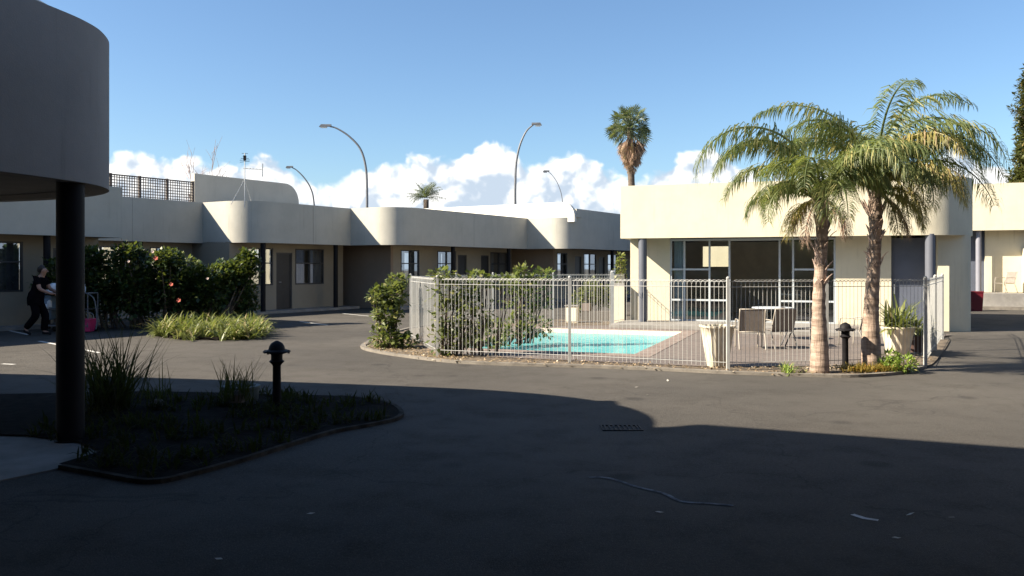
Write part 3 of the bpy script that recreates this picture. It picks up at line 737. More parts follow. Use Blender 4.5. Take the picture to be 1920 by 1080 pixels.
# ------------------------------------------------------------------ near canopy with its column, reception block behind
nc = thing('entrance_canopy', 'grey rounded entrance canopy overhead at upper left on a dark round column', 'canopy')
cp = smooth_path([Vector(p) for p in ((-14,11.8),(-10.5,11.15),(-8.0,10.6),(-6.3,10.15),(-5.4,9.82),(-4.72,9.42),(-4.27,9.0),(-3.98,8.55),(-3.84,8.1),(-3.82,7.75),(-3.87,7.4),(-3.99,6.9),(-4.15,6.4),(-4.5,5.6),(-4.9,4.9))], 6)
cp = [(v.x-.055, v.y) for v in cp][::-1]
mb = MB(); strip(mb, cp, .16, 2.36, 3.83); mb.build('fascia', M['grey_render'], nc, smooth=True, angle=35)
ci = offset_path(cp, .12)+[(-14,5)]
sheet('soffit', ci, [], 2.42, M['soffit'], nc); sheet('roof', ci, [], 3.6, M['roof'], nc)
colp = Vector(((132-960)/F*7.8, 7.8, 0))
mb = MB(); mb.lathe([(.135,0.0),(.135,.022),(.118,.03),(.118,2.42)], (colp.x,colp.y,0), 28); mb.build('column', M['post'], nc, smooth=True, angle=40)
mb = MB(); mb.box(-5.35,-4.75,8.3,8.9,3.6,4.28); mb.lathe([(.2,4.28),(.2,4.33)], (-5.05,8.6,0), 16); mb.build('roof_ventilator', M['steel'], nc)
slp = smooth_path([Vector(p) for p in (G(-300,800).xy, G(-60,808).xy, G(60,818).xy, G(150,829).xy, G(196,843).xy, G(196,856).xy, G(110,880).xy, G(0,903).xy, G(-150,930).xy, G(-400,990).xy)], 5)
mb = MB(); mb.prism([tuple(v) for v in slp], .0, .012)
o = mb.build('path', M['concrete']); tag(o, kind='structure')

rc = thing('reception_block', 'tall two storey reception block standing left of the drive', 'building')
mb = MB(); mb.prism([(-4.63,-14),(-4.63,5.46),(-7.30,6.63),(-10,5.2),(-10,-14)],0,6.5); mb.build('wall', M['grey_render'], rc)
mb = MB(); mb.prism([(-4.6,-14.1),(-4.6,5.5),(-7.30,6.68),(-10.1,5.25),(-10.1,-14.1)],6.5,6.6); mb.build('roof', M['roof'], rc)
for k_ in range(3):
    wx = MB(); wx.box(-4.54,-4.50,-8+k_*4,-6+k_*4,1,2.2); w_ = wx.build('window', M['frame'], rc)
    gx = MB(); gx.box(-4.50,-4.49,-7.9+k_*4,-6.1+k_*4,1.1,2.1); gx.build('pane', M['glass'], w_)
pc = thing('shade_roof', 'unseen plain roof added over the drive to darken the near ground', 'shade_roof')  # unseen roof, columns and back wall, added to darken the near ground
mb = MB(); mb.box(-3.6,9.5,-7,6.1,3.72,4.0); mb.build('roof', M['soffit'], pc)
for (x,y) in ((9.2,5.8),(9.2,-6.7)):
    mb = MB(); mb.lathe([(.12,0),(.12,3.72)], (x,y,0), 16); mb.build('column', M['post'], pc)
mb = MB(); mb.box(-4.5,14,-7.4,-7.05,0,4.2); mb.build('back_wall', M['grey_render'], pc)

sb_ = thing('sky_blocker', 'unseen dark block added right of the drive to cut sky light', 'building')  # added out of view to keep sky light off the foreground
mb = MB(); mb.box(10.2,20,-14,8.5,0,6.5); mb.build('wall', M['wallbrown'], sb_)
mb = MB(); mb.box(10.1,20.1,-14.1,8.6,6.5,6.65); mb.build('roof', M['roof'], sb_)

# near garden bed
gb = [G(*p).xy for p in ((120,878),(200,892),(285,905),(360,890),(450,865),(540,836),(620,812),(690,799),(738,788),(748,776),(730,762),(690,752),(620,746),(520,744),(400,740),(250,738),(60,742),(-150,745))]
gbp = [tuple(v) for v in smooth_path([Vector(v) for v in gb], 5)]
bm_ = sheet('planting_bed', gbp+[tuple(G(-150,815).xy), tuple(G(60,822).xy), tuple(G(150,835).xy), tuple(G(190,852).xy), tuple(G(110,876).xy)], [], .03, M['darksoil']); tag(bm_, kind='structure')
mb = MB(); strip(mb, gbp[:60], -.05, 0, .035); tag(mb.build('bed_edging', mat('dark_bed_kerb',(.05,.043,.036),.9,.45,6,.5,40,spec=0.05)), kind='structure')  # near bed's kerb, coloured darker than the island kerb
mb = MB(); random.seed(3)
bedc = G(450, 800)
def in_poly(x, y, poly):
    c = False; j = len(poly)-1
    for i in range(len(poly)):
        if (poly[i][1] > y) != (poly[j][1] > y) and x < (poly[j][0]-poly[i][0])*(y-poly[i][1])/(poly[j][1]-poly[i][1])+poly[i][0]: c = not c
        j = i
    return c
for _ in range(620):
    x, y = random.uniform(-4.6,-1.2), random.uniform(6.3,10.6)
    if not in_poly(x, y, gbp) or mnoise.noise(Vector((x*1.7,y*1.7,0))) < -.12: continue
    for k_ in range(9):
        blade(mb, (x+random.uniform(-.05,.05), y+random.uniform(-.05,.05), .03), random.uniform(0,6.28), R_(random.uniform(25,85)), random.uniform(.05,.20), random.uniform(.010,.024), 1.4, 2)
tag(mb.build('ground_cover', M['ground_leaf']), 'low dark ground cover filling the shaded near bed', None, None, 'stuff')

def spiky(name, label, cat, loc, n, L, w, mtl, el=(40,88), droop=(.3,1.6), spread=.08, seed=1, group=None):
    random.seed(seed); t = thing(name, label, cat, loc, 0, group); mb = MB()
    for _ in range(n):
        a_ = random.uniform(0, 6.283)
        blade(mb, (random.gauss(0,spread), random.gauss(0,spread), 0), a_, R_(random.uniform(*el)), L*random.uniform(.55,1.1), w, random.uniform(*droop), 5)
    mb.build('leaves', mtl, t)
    b_ = MB(); b_.lathe([(spread*1.2,-.02),(spread*1.0,.06),(spread*.3,.10)], (0,0,0), 8); b_.build('crown_base', M['bark'], t)
    return t
spiky('flax_plant', 'large dark spiky flax beside the round column, in shade', 'plant', G(205,772), 260, 1.0, .015, M['flax'], (42,88), (.1,1.5), .12, 5)
spiky('flax_plant', 'sparse thin upright grass clump between the large flax and the potted one', 'plant', G(296,765), 18, .60, .011, M['flax'], (65,88), (.1,.6), .10, 6)
spiky('potted_grass', 'dark spiky grass growing from a low pot behind the near lamp bollard', 'plant', G(445,750,.22), 90, .46, .010, M['flax'], (40,88), (.1,1.2), .07, 8)
pt = thing('plant_pot', 'squat dark pot in the shaded near bed, holding spiky grass', 'pot', G(452,762))
mb = MB(); mb.lathe([(.15,0),(.19,.08),(.20,.2),(.215,.21),(.215,.24),(.17,.24),(.15,.2)], (0,0,0), 20); mb.build('bowl', mat('dark_pot',(.06,.075,.07),.6,.15), pt, smooth=True, angle=40)

# ------------------------------------------------------------------ bollard lamps
def bollard(loc, h, label):
    t = thing('bollard_lamp', label, 'bollard lamp', loc, 0, 'lamp bollards beside the drive'); s = h/0.80
    mb = MB(); mb.lathe([(.075,0),(.075,.03*s),(.048,.05*s),(.044,.52*s),(.055,.54*s)], (0,0,0), 14); mb.build('post', M['black'], t, smooth=True, angle=35)
    mb = MB(); mb.lathe([(.055,.54*s),(.085,.57*s),(.062,.59*s),(.062,.65*s),(.105,.665*s),(.15,.675*s),(.145,.69*s),(.09,.705*s),(.082,.74*s),(.062,.775*s),(.03,.795*s),(.008,.805*s)], (0,0,0), 20)
    mb.build('cap', M['black'], t, smooth=True, angle=40)
    for k_ in range(6):
        a_ = k_*math.pi/3; mb = MB(); mb.tube([(.13*math.cos(a_),.13*math.sin(a_),.66*s),(.13*math.cos(a_),.13*math.sin(a_),.70*s)], [.014,.006], 6); mb.build('cap_stud', M['black'], t)
bollard(G(519,772), .78, 'black lamp bollard with domed cap in the shaded near bed')
bollard(G(1585,694), .735, 'black lamp bollard with domed cap standing between the two palm trunks')

# ------------------------------------------------------------------ pool fence
FH = 1.40
fn = thing('pool_fence', 'white loop topped tubular pool fence running all round the pool', 'fence')
A_, B_, C_, D_, E_, G_, H_ = [G(*p) for p in ((770,640),(820,671),(1068,682),(1365,697),(1550,693),(1735,687),(1767,638))]
K_ = G(1148,612)
def fence_run(P, Q, sp=.068):
    P, Q = Vector(P), Vector(Q); L = (Q-P).length; d = (Q-P)/L; z = Vector((0,0,1))
    n = int(L/sp); mb = MB()
    for h in (.14, FH-.11, FH-.025): mb.tube([P+z*h+d*.03, Q+z*h-d*.03], .0055, 5)
    for i in range(1, n):
        p = P+d*(L*i/n); mb.tube([p+z*.08, p+z*(FH-.075)], .0030, 4, cap=False)
        if i < n-1:
            w = L/n; c = p+d*w*1.0; r = w*1.0
            pts = [c-d*r*math.cos(t)+z*(FH-.075+.075*math.sin(t)) for t in [math.pi*k/6 for k in range(7)]]
            mb.tube(pts, .0030, 4, cap=False)
            if i % 1 == 0:
                pass
    return mb
def fence_post(P, h=FH+.02, r=.023):
    mb = MB(); mb.box(P.x-r,P.x+r,P.y-r,P.y+r,0,h); mb.lathe([(r*1.2,h),(r*1.2,h+.015),(r*.5,h+.03)], (P.x,P.y,0), 8)
    mb.build('post', M['fence'], fn)
runs = [(A_,B_),(B_,C_),(C_,D_),(D_,E_),(E_,G_)]
for P,Q in runs: fence_run(P,Q).build('panel', M['fence'], fn)
sA = [G_.lerp(H_, t) for t in (0,.5,1)]
for i in range(2): fence_run(sA[i], sA[i+1]).build('panel', M['fence'], fn)
L_ = Vector((-.50,22.4,0)); bk = [A_, A_.lerp(L_,.5), L_, L_.lerp(K_,.5), K_]
for i in range(4): fence_run(bk[i], bk[i+1]).build('panel', M['fence'], fn)
for P in [A_,B_,C_,D_,E_,G_,sA[1],H_,bk[1],bk[2],bk[3]]: fence_post(P)
fence_post(K_, FH+.05, .042)
J_ = Vector((3.15,23.75,0))
gt = thing('pool_gate', 'narrow white pool gate between the thick gate post and the pool house corner', 'gate')
K2 = K_+(J_-K_)*.06
fence_run(K2, J_).build('panel', M['fence'], gt)
mb = MB(); mb.box(J_.x-.02,J_.x+.02,J_.y-.02,J_.y+.02,0,FH); mb.build('hinge_post', M['post'], gt)
mb = MB(); mb.box(K2.x-.05,K2.x+.05,K2.y-.05,K2.y+.03,FH-.02,FH+.1); mb.build('latch', M['steel'], gt)
# far side run joining the pool house end
fe = thing('side_fence', 'short return of white pool fence leaning back to the pool house end wall', 'fence')
fence_run(H_, Vector((9.95,19.9,0))).build('panel', M['fence'], fe)

# ------------------------------------------------------------------ planters and pool furniture
def fluted(th): return 1+.045*math.cos(th*14)
pt = thing('planter', 'tall cream fluted planter tapering to its foot, just inside the front fence', 'planter', G(1345,690), .1); pt.scale = (.90,.90,1)
mb = MB()
def sqf(th):      # rounded square with soft flutes
    c, s_ = abs(math.cos(th)), abs(math.sin(th)); return (1/((c**5+s_**5)**(1/5)))*(1+.028*math.cos(th*22))
mb.lathe([(.135,0),(.15,.02),(.19,.25),(.228,.5),(.248,.63),(.27,.645),(.27,.675),(.235,.675),(.22,.63)], (0,0,0), 88, fn=sqf)
mb.build('bowl', M['pot'], pt, smooth=True, angle=50)
mb = MB(); mb.lathe([(.225,.60),(.22,.635)], (0,0,0), 24); mb.build('soil', M['darksoil'], pt)
random.seed(12); mb = MB()
for _ in range(26): blade(mb, (random.gauss(0,.09),random.gauss(0,.06),.64), random.uniform(0,6.28), R_(random.uniform(20,80)), random.uniform(.04,.13), .012, 1.0, 3)
mb.build('withered_plant', M['flax'], pt)
p2l = G(1683,668)
pt = thing('planter', 'wide cream planter with a big green strap leaved plant by the fence corner', 'planter', p2l, .3)
mb = MB(); mb.lathe([(.16,0),(.18,.02),(.235,.3),(.27,.48),(.29,.5),(.29,.53),(.25,.53),(.24,.5)], (0,0,0), 64, fn=lambda t: 1+.02*math.cos(t*16)); mb.build('bowl', M['pot'], pt, smooth=True, angle=50)
spiky('strap_leaf_plant', 'big green strap leaved plant arching out of the wide cream planter', 'plant', p2l+Vector((.0,0,.48)), 150, .66, .045, M['strap'], (5,85), (.4,1.9), .10, 9)
spiky('strap_leaf_plant', 'second green strap leaved plant beside the wide planter, nearer the fence corner', 'plant', G(1713,662)+Vector((0,0,.3)), 90, .55, .04, M['strap'], (15,85), (.4,1.9), .08, 10)
pt = thing('planter', 'small dark planter behind the fence corner post holding the second strap leaved plant', 'planter', G(1713,662), 0)
mb = MB(); mb.lathe([(.15,0),(.2,.3),(.22,.33),(.18,.33)], (0,0,0), 20); mb.build('bowl', mat('brown_pot',(.10,.06,.05),.6), pt, smooth=True, angle=40)

def patio_chair(loc, rz, label, fm, sm):
    """sling chair; faces local -y"""
    t = thing('patio_chair', label, 'chair', loc, rz, 'chairs on the pool terrace'); t.scale = (.93,.93,.90)
    mb = MB(); mb.add([(-.24,-.24,.42),(.24,-.24,.42),(.24,.20,.40),(-.24,.20,.40)], [(0,1,2,3)])
    mb.add([(-.24,-.24,.435),(.24,-.24,.435),(.24,.20,.415),(-.24,.20,.415)], [(0,1,2,3)]); mb.build('seat', sm, t)
    mb = MB(); mb.obox((0,.27,.65), (.24,0,0), (0,.007,0), (0,.075,.235)); mb.build('backrest', sm, t)
    for s_ in (-1,1):
        mb = MB(); mb.tube(smooth_path([Vector(p) for p in ((s_*.27,-.28,0.0),(s_*.27,-.26,.40),(s_*.27,-.24,.60),(s_*.27,-.18,.645),(s_*.27,.16,.645),(s_*.27,.26,.63))], 4), .014, 7)
        mb.build('arm_frame', fm, t, smooth=True)
        mb = MB(); mb.tube(smooth_path([Vector(p) for p in ((s_*.26,.36,0),(s_*.26,.24,.3),(s_*.255,.21,.42),(s_*.25,.35,.89))], 4), .014, 7); mb.build('back_leg', fm, t, smooth=True)
    for ba, bb in (((-.25,.345,.885),(.25,.345,.885)),((-.26,-.25,.41),(.26,-.25,.41)),((-.26,.21,.40),(.26,.21,.40))):
        mb = MB(); mb.tube([ba, bb], .013, 6); mb.build('cross_bar', fm, t, smooth=True)
    return t
patio_chair(G(1407,656), R_(172), 'left one of two taupe sling chairs side by side behind the front fence', M['chairmetal'], M['sling'])
patio_chair(G(1456,655), R_(196), 'right one of two taupe sling chairs side by side behind the front fence', M['chairmetal'], M['sling'])
patio_chair(G(1500,652), R_(80), 'dark framed chair seen side on, just left of the left palm trunk', M['darkchair'], M['sling'])
patio_chair(G(1608,650), R_(215), 'taupe sling chair between the lamp bollard and the right palm trunk', M['chairmetal'], M['sling'])
tb = thing('patio_table', 'low round glass topped table in front of the pool house door', 'table', G(1448,638), 0)
mb = MB(); mb.lathe([(.42,.69),(.43,.70),(.43,.715),(.42,.72)], (0,0,0), 32); mb.build('table_top', M['alu'], tb)
for k_ in range(4):
    a_ = k_*math.pi/2+.6; mb = MB(); mb.tube([(.34*math.cos(a_),.34*math.sin(a_),.08),(.26*math.cos(a_),.26*math.sin(a_),.69)], .014, 6); mb.build('leg', M['chairmetal'], tb)
# chair and bin at the right block
chl = RB+Vector((q.x*1.0-mm.x*.1, q.y*1.0-mm.y*.1, .6))
c_ = patio_chair(chl, PR+R_(-55), 'brown chair on the raised patio of the white block at the right edge', M['chairmetal'], M['sling']); c_['group'] = ''
del c_['group']
rbn = thing('wheelie_bin', 'dark red plastic bin against the grey plinth at the right', 'bin', G(1830,583), PR); rbn.scale = (.85,.85,.95)
mb = MB(); mb.add([(-.21,-.2,0),(.21,-.2,0),(.21,.2,0),(-.21,.2,0),(-.25,-.24,.70),(.25,-.24,.70),(.25,.24,.70),(-.25,.24,.70)], [(0,3,2,1),(4,5,6,7),(0,1,5,4),(1,2,6,5),(2,3,7,6),(3,0,4,7)]); mb.build('body', M['redbin'], rbn)
mb = MB(); mb.box(-.27,.27,-.26,.27,.703,.75); mb.tube([(-.2,.29,.72),(.2,.29,.72)], .015, 6); mb.build('lid', M['redbin'], rbn)

# ------------------------------------------------------------------ shrubs, vines, ground cover round the island
def shrub(name, label, cat, loc, clumps, L, w, mtl, seed, stems=5, group=None, zmin=.02, extra=None):
    random.seed(seed); t = thing(name, label, cat, loc, 0, group); mb = MB(); sb = MB()
    for (c, r, n) in clumps:
        if 'fence_vine' in name or 'pool_shrub' in name: n = int(n*.34)
        clump_leaves(mb, c, r, n, L, w, 0, .35, zmin)
        for _ in range(stems):
            p = Vector(c)+Vector((random.uniform(-.6,.6)*r[0], random.uniform(-.6,.6)*r[1], random.uniform(-.3,.6)*r[2]))
            base = Vector((c[0]*.5+random.uniform(-.1,.1), c[1]*.5+random.uniform(-.1,.1), 0))
            sb.tube([base, base.lerp(p,.5)+rvec()*.06, p], [.014,.010,.004], 5)
    mb.build('foliage', mtl, t); sb.build('stem', M['bark'], t)
    return t
# hibiscus hedge in front of the wing (left part in shade)
hb = thing('hibiscus_bush', 'large dark hibiscus bush with a few pink flowers before the motel wing', 'bush', (-9.25,22.2,0))
random.seed(21); mb = MB(); sb = MB()
cl = [((-2.2,-.2,1.15),(.9,1.0,1.05),1300),((-1.3,0,1.2),(.9,1.0,1.1),1500),((-.4,0,1.15),(.9,1.0,1.15),1500),
      ((.5,.2,1.1),(.85,1.0,1.05),1500),((1.2,.4,1.0),(.8,.9,1.0),1300),((1.75,.9,1.45),(.65,.6,.55),700),((2.0,1.2,1.85),(.38,.38,.45),380),((1.9,1.0,.8),(.55,.7,.8),700),
      ((-1.6,-.3,2.0),(.5,.5,.3),260),((-.6,-.3,2.1),(.45,.5,.3),260),((.4,-.3,1.95),(.5,.5,.3),300)]
for c,r,n in cl:
    clump_leaves(mb, c, r, int(n*2.3), .135, .085, 0, .25, .02)
    for _ in range(6):
        p = Vector(c)+rvec()*.5; bs = Vector((c[0]*.8+random.uniform(-.2,.2),random.uniform(-.2,.2),0)); sb.tube([bs,bs.lerp(p,.5)+rvec()*.1,p],[.03,.02,.006],5)
hf = mb.build('foliage', M['bush'], hb); hs_ = sb.build('stem', M['bark'], hb); hf.scale.z = hs_.scale.z = .93
def flower(mb, p, r):
    n = 5; f = Vector((.15,-1,.2)).normalized(); s_ = f.cross(Vector((0,0,1))).normalized(); u_ = s_.cross(f)
    for k_ in range(n):
        a_ = k_*2*math.pi/n; d = (s_*math.cos(a_)+u_*math.sin(a_)); t_ = (s_*-math.sin(a_)+u_*math.cos(a_))
        mb.add([p, p+d*r*.7+t_*r*.42+f*r*.2, p+d*r+f*r*.15, p+d*r*.7-t_*r*.42+f*r*.2], [(0,1,2,3)])
for (px,py,r,mk) in ((286,472,.04,'flowerpink'),(292,484,.06,'flower'),(321,533,.05,'flower'),(335,563,.055,'flower'),(389,522,.035,'flowerpink'),(241,490,.035,'flowerpink')):
    D = 20.95; p = Vector(((px-960)/F*D, D, CH-(py-HY)/F*D))-Vector(hb.location); mb = MB(); flower(mb, p, r); mb.build('flower', M[mk], hb)

def strap_patch(name, label, poly_px, n, L, w, mtl, seed, el=(25,80), droop=(.8,2.2)):
    random.seed(seed); pts = [G(*p) for p in poly_px]; c = sum((Vector(p) for p in pts), Vector())/len(pts)
    P = [(p.x,p.y) for p in pts]; xs = [p[0] for p in P]; ys = [p[1] for p in P]; mb = MB(); k_ = 0
    while k_ < n:
        x, y = random.uniform(min(xs),max(xs)), random.uniform(min(ys),max(ys))
        if not in_poly(x,y,P): continue
        k_ += 1
        for _ in range(9): blade(mb, (x-c.x+random.gauss(0,.03), y-c.y+random.gauss(0,.03), 0), random.uniform(0,6.28), R_(random.uniform(*el)), L*random.uniform(.6,1.15), w, random.uniform(*droop), 5)
    t = thing(name, label, 'plant', (c.x,c.y,0)); mb.build('leaves', mtl, t)
    r_ = MB(); r_.prism([((x-c.x)*.9,(y-c.y)*.9) for x,y in P], .004, .05); r_.build('root_mat', M['darksoil'], t)
    return t
strap_patch('strap_leaf_border', 'low clump of sunlit strap leaved border plants at the edge of the drive', [(292,632),(330,638),(410,640),(470,637),(500,630),(480,616),(400,610),(310,614)], 330, .60, .036, M['strap'], 31)

vspec = [
 ('climbing_shrub','leafy shrub climbing the outer left end of the pool fence', G(728,655), [((-.02,0,.2),(.42,.35,.28),420),((-.05,.15,.65),(.36,.3,.35),400),((.06,.2,1.05),(.34,.3,.32),420),((-.28,.1,1.05),(.18,.2,.2),120),((.15,.3,1.32),(.25,.25,.16),170),((.35,.1,.15),(.3,.3,.16),200)]),
 ('fence_vine','vine smothering the front left fence post, spilling over the top rail', G(838,670), [((0,.05,.28),(.40,.3,.32),620),((.05,.05,.72),(.42,.3,.36),620),((0,.10,1.15),(.42,.3,.28),600),((-.10,.1,1.44),(.32,.28,.17),420),((.35,.1,.45),(.36,.3,.36),420),((.45,.1,.95),(.3,.25,.3),240)]),
 ('fence_vine','vine tangled along the fence top right of the smothered post', G(905,670), [((0,.1,.35),(.40,.35,.30),300),((.0,.1,.80),(.40,.3,.3),230),((-.1,.1,1.34),(.42,.3,.22),560),((.38,.2,1.32),(.34,.3,.15),300),((-.3,.1,1.05),(.3,.3,.3),250)]),
 ('fence_vine','vine crest rising over the back fence above the pool corner', G(968,645), [((.1,.2,.85),(.50,.35,.42),520),((.05,.2,1.28),(.48,.35,.26),620),((.12,.2,1.52),(.24,.22,.14),200),((.55,.3,1.42),(.40,.3,.14),280),((.50,.3,1.0),(.38,.3,.38),330)]),
 ('pool_shrub','low yellow green shrub hanging over the left rim of the pool', G(925,648), [((0,0,.28),(.60,.38,.32),700),((.5,.5,.32),(.55,.4,.34),620),((.95,1.0,.3),(.45,.38,.3),420),((.1,-.65,.13),(.28,.28,.18),180),((-.5,-.4,.25),(.4,.35,.28),300)]),
 ('background_shrub','yellow green bush beyond the back fence near the cream box', G(1108,592), [((0,0,.75),(.5,.4,.55),620),((.45,.1,.62),(.35,.35,.45),330),((-.4,.1,.5),(.35,.35,.42),280)]),
 ('corner_shrub','green bush tight against the left corner of the pool house', Vector((3.12,25.0,0)), [((0,0,.7),(.28,.3,.6),260),((.05,0,1.45),(.22,.25,.45),200),((.08,0,1.85),(.16,.2,.2),70)]),
 ('palm_foot_shrub','small glossy green shrub at the foot of the right palm', G(1683,700), [((-.12,0,.10),(.22,.2,.13),260),((.12,.0,.14),(.22,.18,.14),260),((-.05,.1,.24),(.16,.15,.1),130)]),
]
for i,(nm,lab,loc,cl_) in enumerate(vspec):
    small = nm == 'palm_foot_shrub'
    shrub(nm, lab, 'shrub' if 'vine' not in nm else 'vine', loc, cl_, .105 if not small else .09, .075 if not small else .03, M['vine'] if not small else M['tuft'], 40+i, 4)
spiky('grass_tuft', 'bright green grass tuft left of the left palm trunk', 'plant', G(1476,704), 60, .26, .014, M['tuft'], (40,88), (.2,1.2), .05, 14)
spiky('grass_tuft', 'tiny green grass tuft in the bed between tuft and left palm', 'plant', G(1503,704), 26, .13, .012, M['tuft'], (30,85), (.2,1.2), .05, 15)
random.seed(17); mb = MB()
for _ in range(260):
    p = G(1630,701)+Vector((random.gauss(0,.17),random.gauss(0,.07)+.02,.04))
    for k_ in range(4): blade(mb, p, random.uniform(0,6.28), R_(random.uniform(30,85)), random.uniform(.06,.17), .012, 1.2, 2)
tag(mb.build('moss_grass', M['drygrass']), 'yellow orange moss and grass round the foot of the right palm', None, None, 'stuff')
# leaf litter in the bed
random.seed(19); mb = MB()
isl_poly = isl_all
for _ in range(9000):
    if random.random() < .45: x, y = random.uniform(-3.4,-.8), random.uniform(14.0,18.5)
    else: x, y = random.uniform(-1.5,7.2), random.uniform(12.1,15.2)
    if not in_poly(x,y,isl_poly) or in_poly(x,y,deck): continue
    leaf(mb, Vector((x,y,.025+random.uniform(0,.025))), Vector((random.uniform(-1,1),random.uniform(-1,1),random.uniform(-.1,.35))), Vector((0,0,1)), random.uniform(.03,.07), random.uniform(.02,.035))
tag(mb.build('leaf_litter', M['litter']), 'dry brown leaf litter over the island bed', None, None, 'stuff')
# single pale leaves lying in the drive
random.seed(23)
for (px,py,lb_) in ((574,965,'pale dry leaf alone on the shaded asphalt below the near bed'),(402,1048,'pale dry leaf at the bottom edge of the picture, left half'),
        (1698,968,'pale dry leaf just right of the white paint scrape'),(1778,971,'rightmost pale dry leaf lying in the shaded foreground'),(1690,1010,'pale dry leaf nearest the bottom right corner of the picture'),
        (1245,962,'pale dry leaf just below the long pale scrape'),(292,636,'pale dry leaf at the left tip of the strap leaved border'),(1189,727,'pale dry leaf on sunlit asphalt before the pool fence, leftmost of three'),
        (1252,716,'pale dry leaf on sunlit asphalt closest to the island kerb'),(1216,741,'pale dry leaf on sunlit asphalt nearest the curved shadow edge')):
    mb = MB(); leaf(mb, Vector((0,0,.006)), Vector((random.uniform(-1,1),random.uniform(-.4,.4),.12)), Vector((0,0,1)), .06, .035)
    o = mb.build('fallen_leaf', M['paleleaf']); o.location = G(px,py)
    tag(o, lb_, 'leaf', 'fallen leaves on the drive')

# ------------------------------------------------------------------ palms
def frond(parent, p0, az_, el0, L, droop, ll, mtl, npair=52, width=1.0, seed=0, name='frond'):
    rnd = random.Random(seed); mb = MB()
    d = Vector((math.cos(az_), math.sin(az_), 0)); side = Vector((-d.y, d.x, 0)); up = Vector((0,0,1))
    N = 22; pts = [Vector(p0)]; tang = []
    for i in range(N):
        t = i/N; e = el0-droop*t**1.25; tv = d*math.cos(e)+up*math.sin(e); tang.append(tv); pts.append(pts[-1]+tv*L/N)
    tang.append(tang[-1])
    mb.tube(pts, [.022*(1-i/(N+1))**.8+.003 for i in range(N+1)], 5)
    for k_ in range(npair):
        t = .13+.87*(k_+rnd.random()*.6)/npair; i = min(N-1, int(t*N)); f = t*N-i
        p = pts[i].lerp(pts[i+1], f); tv = tang[i]; nrm = side.cross(tv)*-1
        prof = math.sin(min(1, (t-.08)/.35)*math.pi/2)*(1-.62*max(0, (t-.45)/.55)**1.4)
        for s_ in (-1, 1):
            if rnd.random() < .10: continue
            l = ll*prof*rnd.uniform(.75, 1.2); lift = rnd.uniform(-.35, .75)
            dv = (side*s_*1.0*width+tv*rnd.uniform(.45,.8)+nrm*lift*.6+rvec()*.28).normalized()
            a_ = p; g_ = rnd.uniform(.6, 1.6)
            b_ = a_+dv*l*.34; dv2 = (dv-up*g_).normalized(); c_ = b_+dv2*l*.34; dv3 = (dv2-up*g_*1.3).normalized(); e_ = c_+dv3*l*.34
            w = rnd.uniform(.007, .0125); sv = tv*.8+up*.2
            mb.add([a_, b_+sv*w, b_-sv*w, c_+sv*w*.85, c_-sv*w*.85, e_], [(0,1,2),(1,3,4,2),(3,5,4)])
    return mb.build(name, mtl, parent)

def palm(loc, H, r0, r1, label, fronds, lean, seed, stubs):
    rnd = random.Random(seed)
    t = thing('queen_palm', label, 'palm tree', loc, 0, 'feathery palms in the island bed')
    prof = [(0,r0*1.06),(.03,r0*1.02),(.10,r0*.97),(.22,r0*.86),(.35,r0*.72),(.5,r0*.66),(.62,r0*.60),(.75,r0*.62),(.86,r0*.66),(.93,r1*1.1),(1,r1*.7)]
    n = 40; pts = []; rs = []
    for i in range(n+1):
        f = i/n; pts.append(Vector((lean[0]*f**1.3+.012*math.sin(f*9+seed), lean[1]*f, H*f)))
        for (a0,ra),(b0,rb_) in zip(prof, prof[1:]):
            if a0 <= f <= b0: r = ra+(rb_-ra)*(f-a0)/(b0-a0)
        ring = 1+(.035 if (i % 3 == 0) else -.01)+rnd.uniform(-.02,.03)
        rs.append(r*ring)
    mb = MB(); mb.tube(pts, rs, 16); o = mb.build('trunk', M['ringtrunk'], t, smooth=True)
    # peeling old leaf bases
    mb = MB()
    for k_ in range(stubs):
        f = rnd.uniform(.42, .97)**.8; i = int(f*n); a_ = rnd.uniform(0, 6.28); p = pts[i]+Vector((math.cos(a_),math.sin(a_),0))*rs[i]*.75
        el_ = rnd.uniform(58, 84); L = rnd.uniform(.10,.26)+(.12 if f > .8 else 0)
        blade(mb, p, a_, R_(el_), L, rnd.uniform(.05,.10), rnd.uniform(-.2,.7), 4)
    o = mb.build('leaf_base', mat('leaf_base_husk',(0.40,0.29,0.23),.9,.3,10), t); 
    mod = o.modifiers.new('s','SOLIDIFY'); mod.thickness = .01
    top = pts[-1]
    fronds = list(fronds)+[(rnd.uniform(0,360), rnd.uniform(40,70), rnd.uniform(1.2,1.6), rnd.uniform(130,160), .46, 'frond', 1) for _ in range(6)]
    for j,(a_, el_, L, dr_, ll, mk, wd) in enumerate(fronds):
        frond(t, top+Vector((math.cos(R_(a_))*r1*.6, math.sin(R_(a_))*r1*.6, rnd.uniform(-.12,.05))), R_(a_), R_(el_), L*.93, R_(dr_), ll, M[mk], 112, wd, seed*100+j)
    # spear leaf
    mb = MB(); mb.tube([top, top+Vector((.02,0,.3)), top+Vector((-.05 if seed == 1 else .02,.02,.75))], [.035,.022,.004], 6); mb.build('spear_leaf', M['frond'], t)
    return t
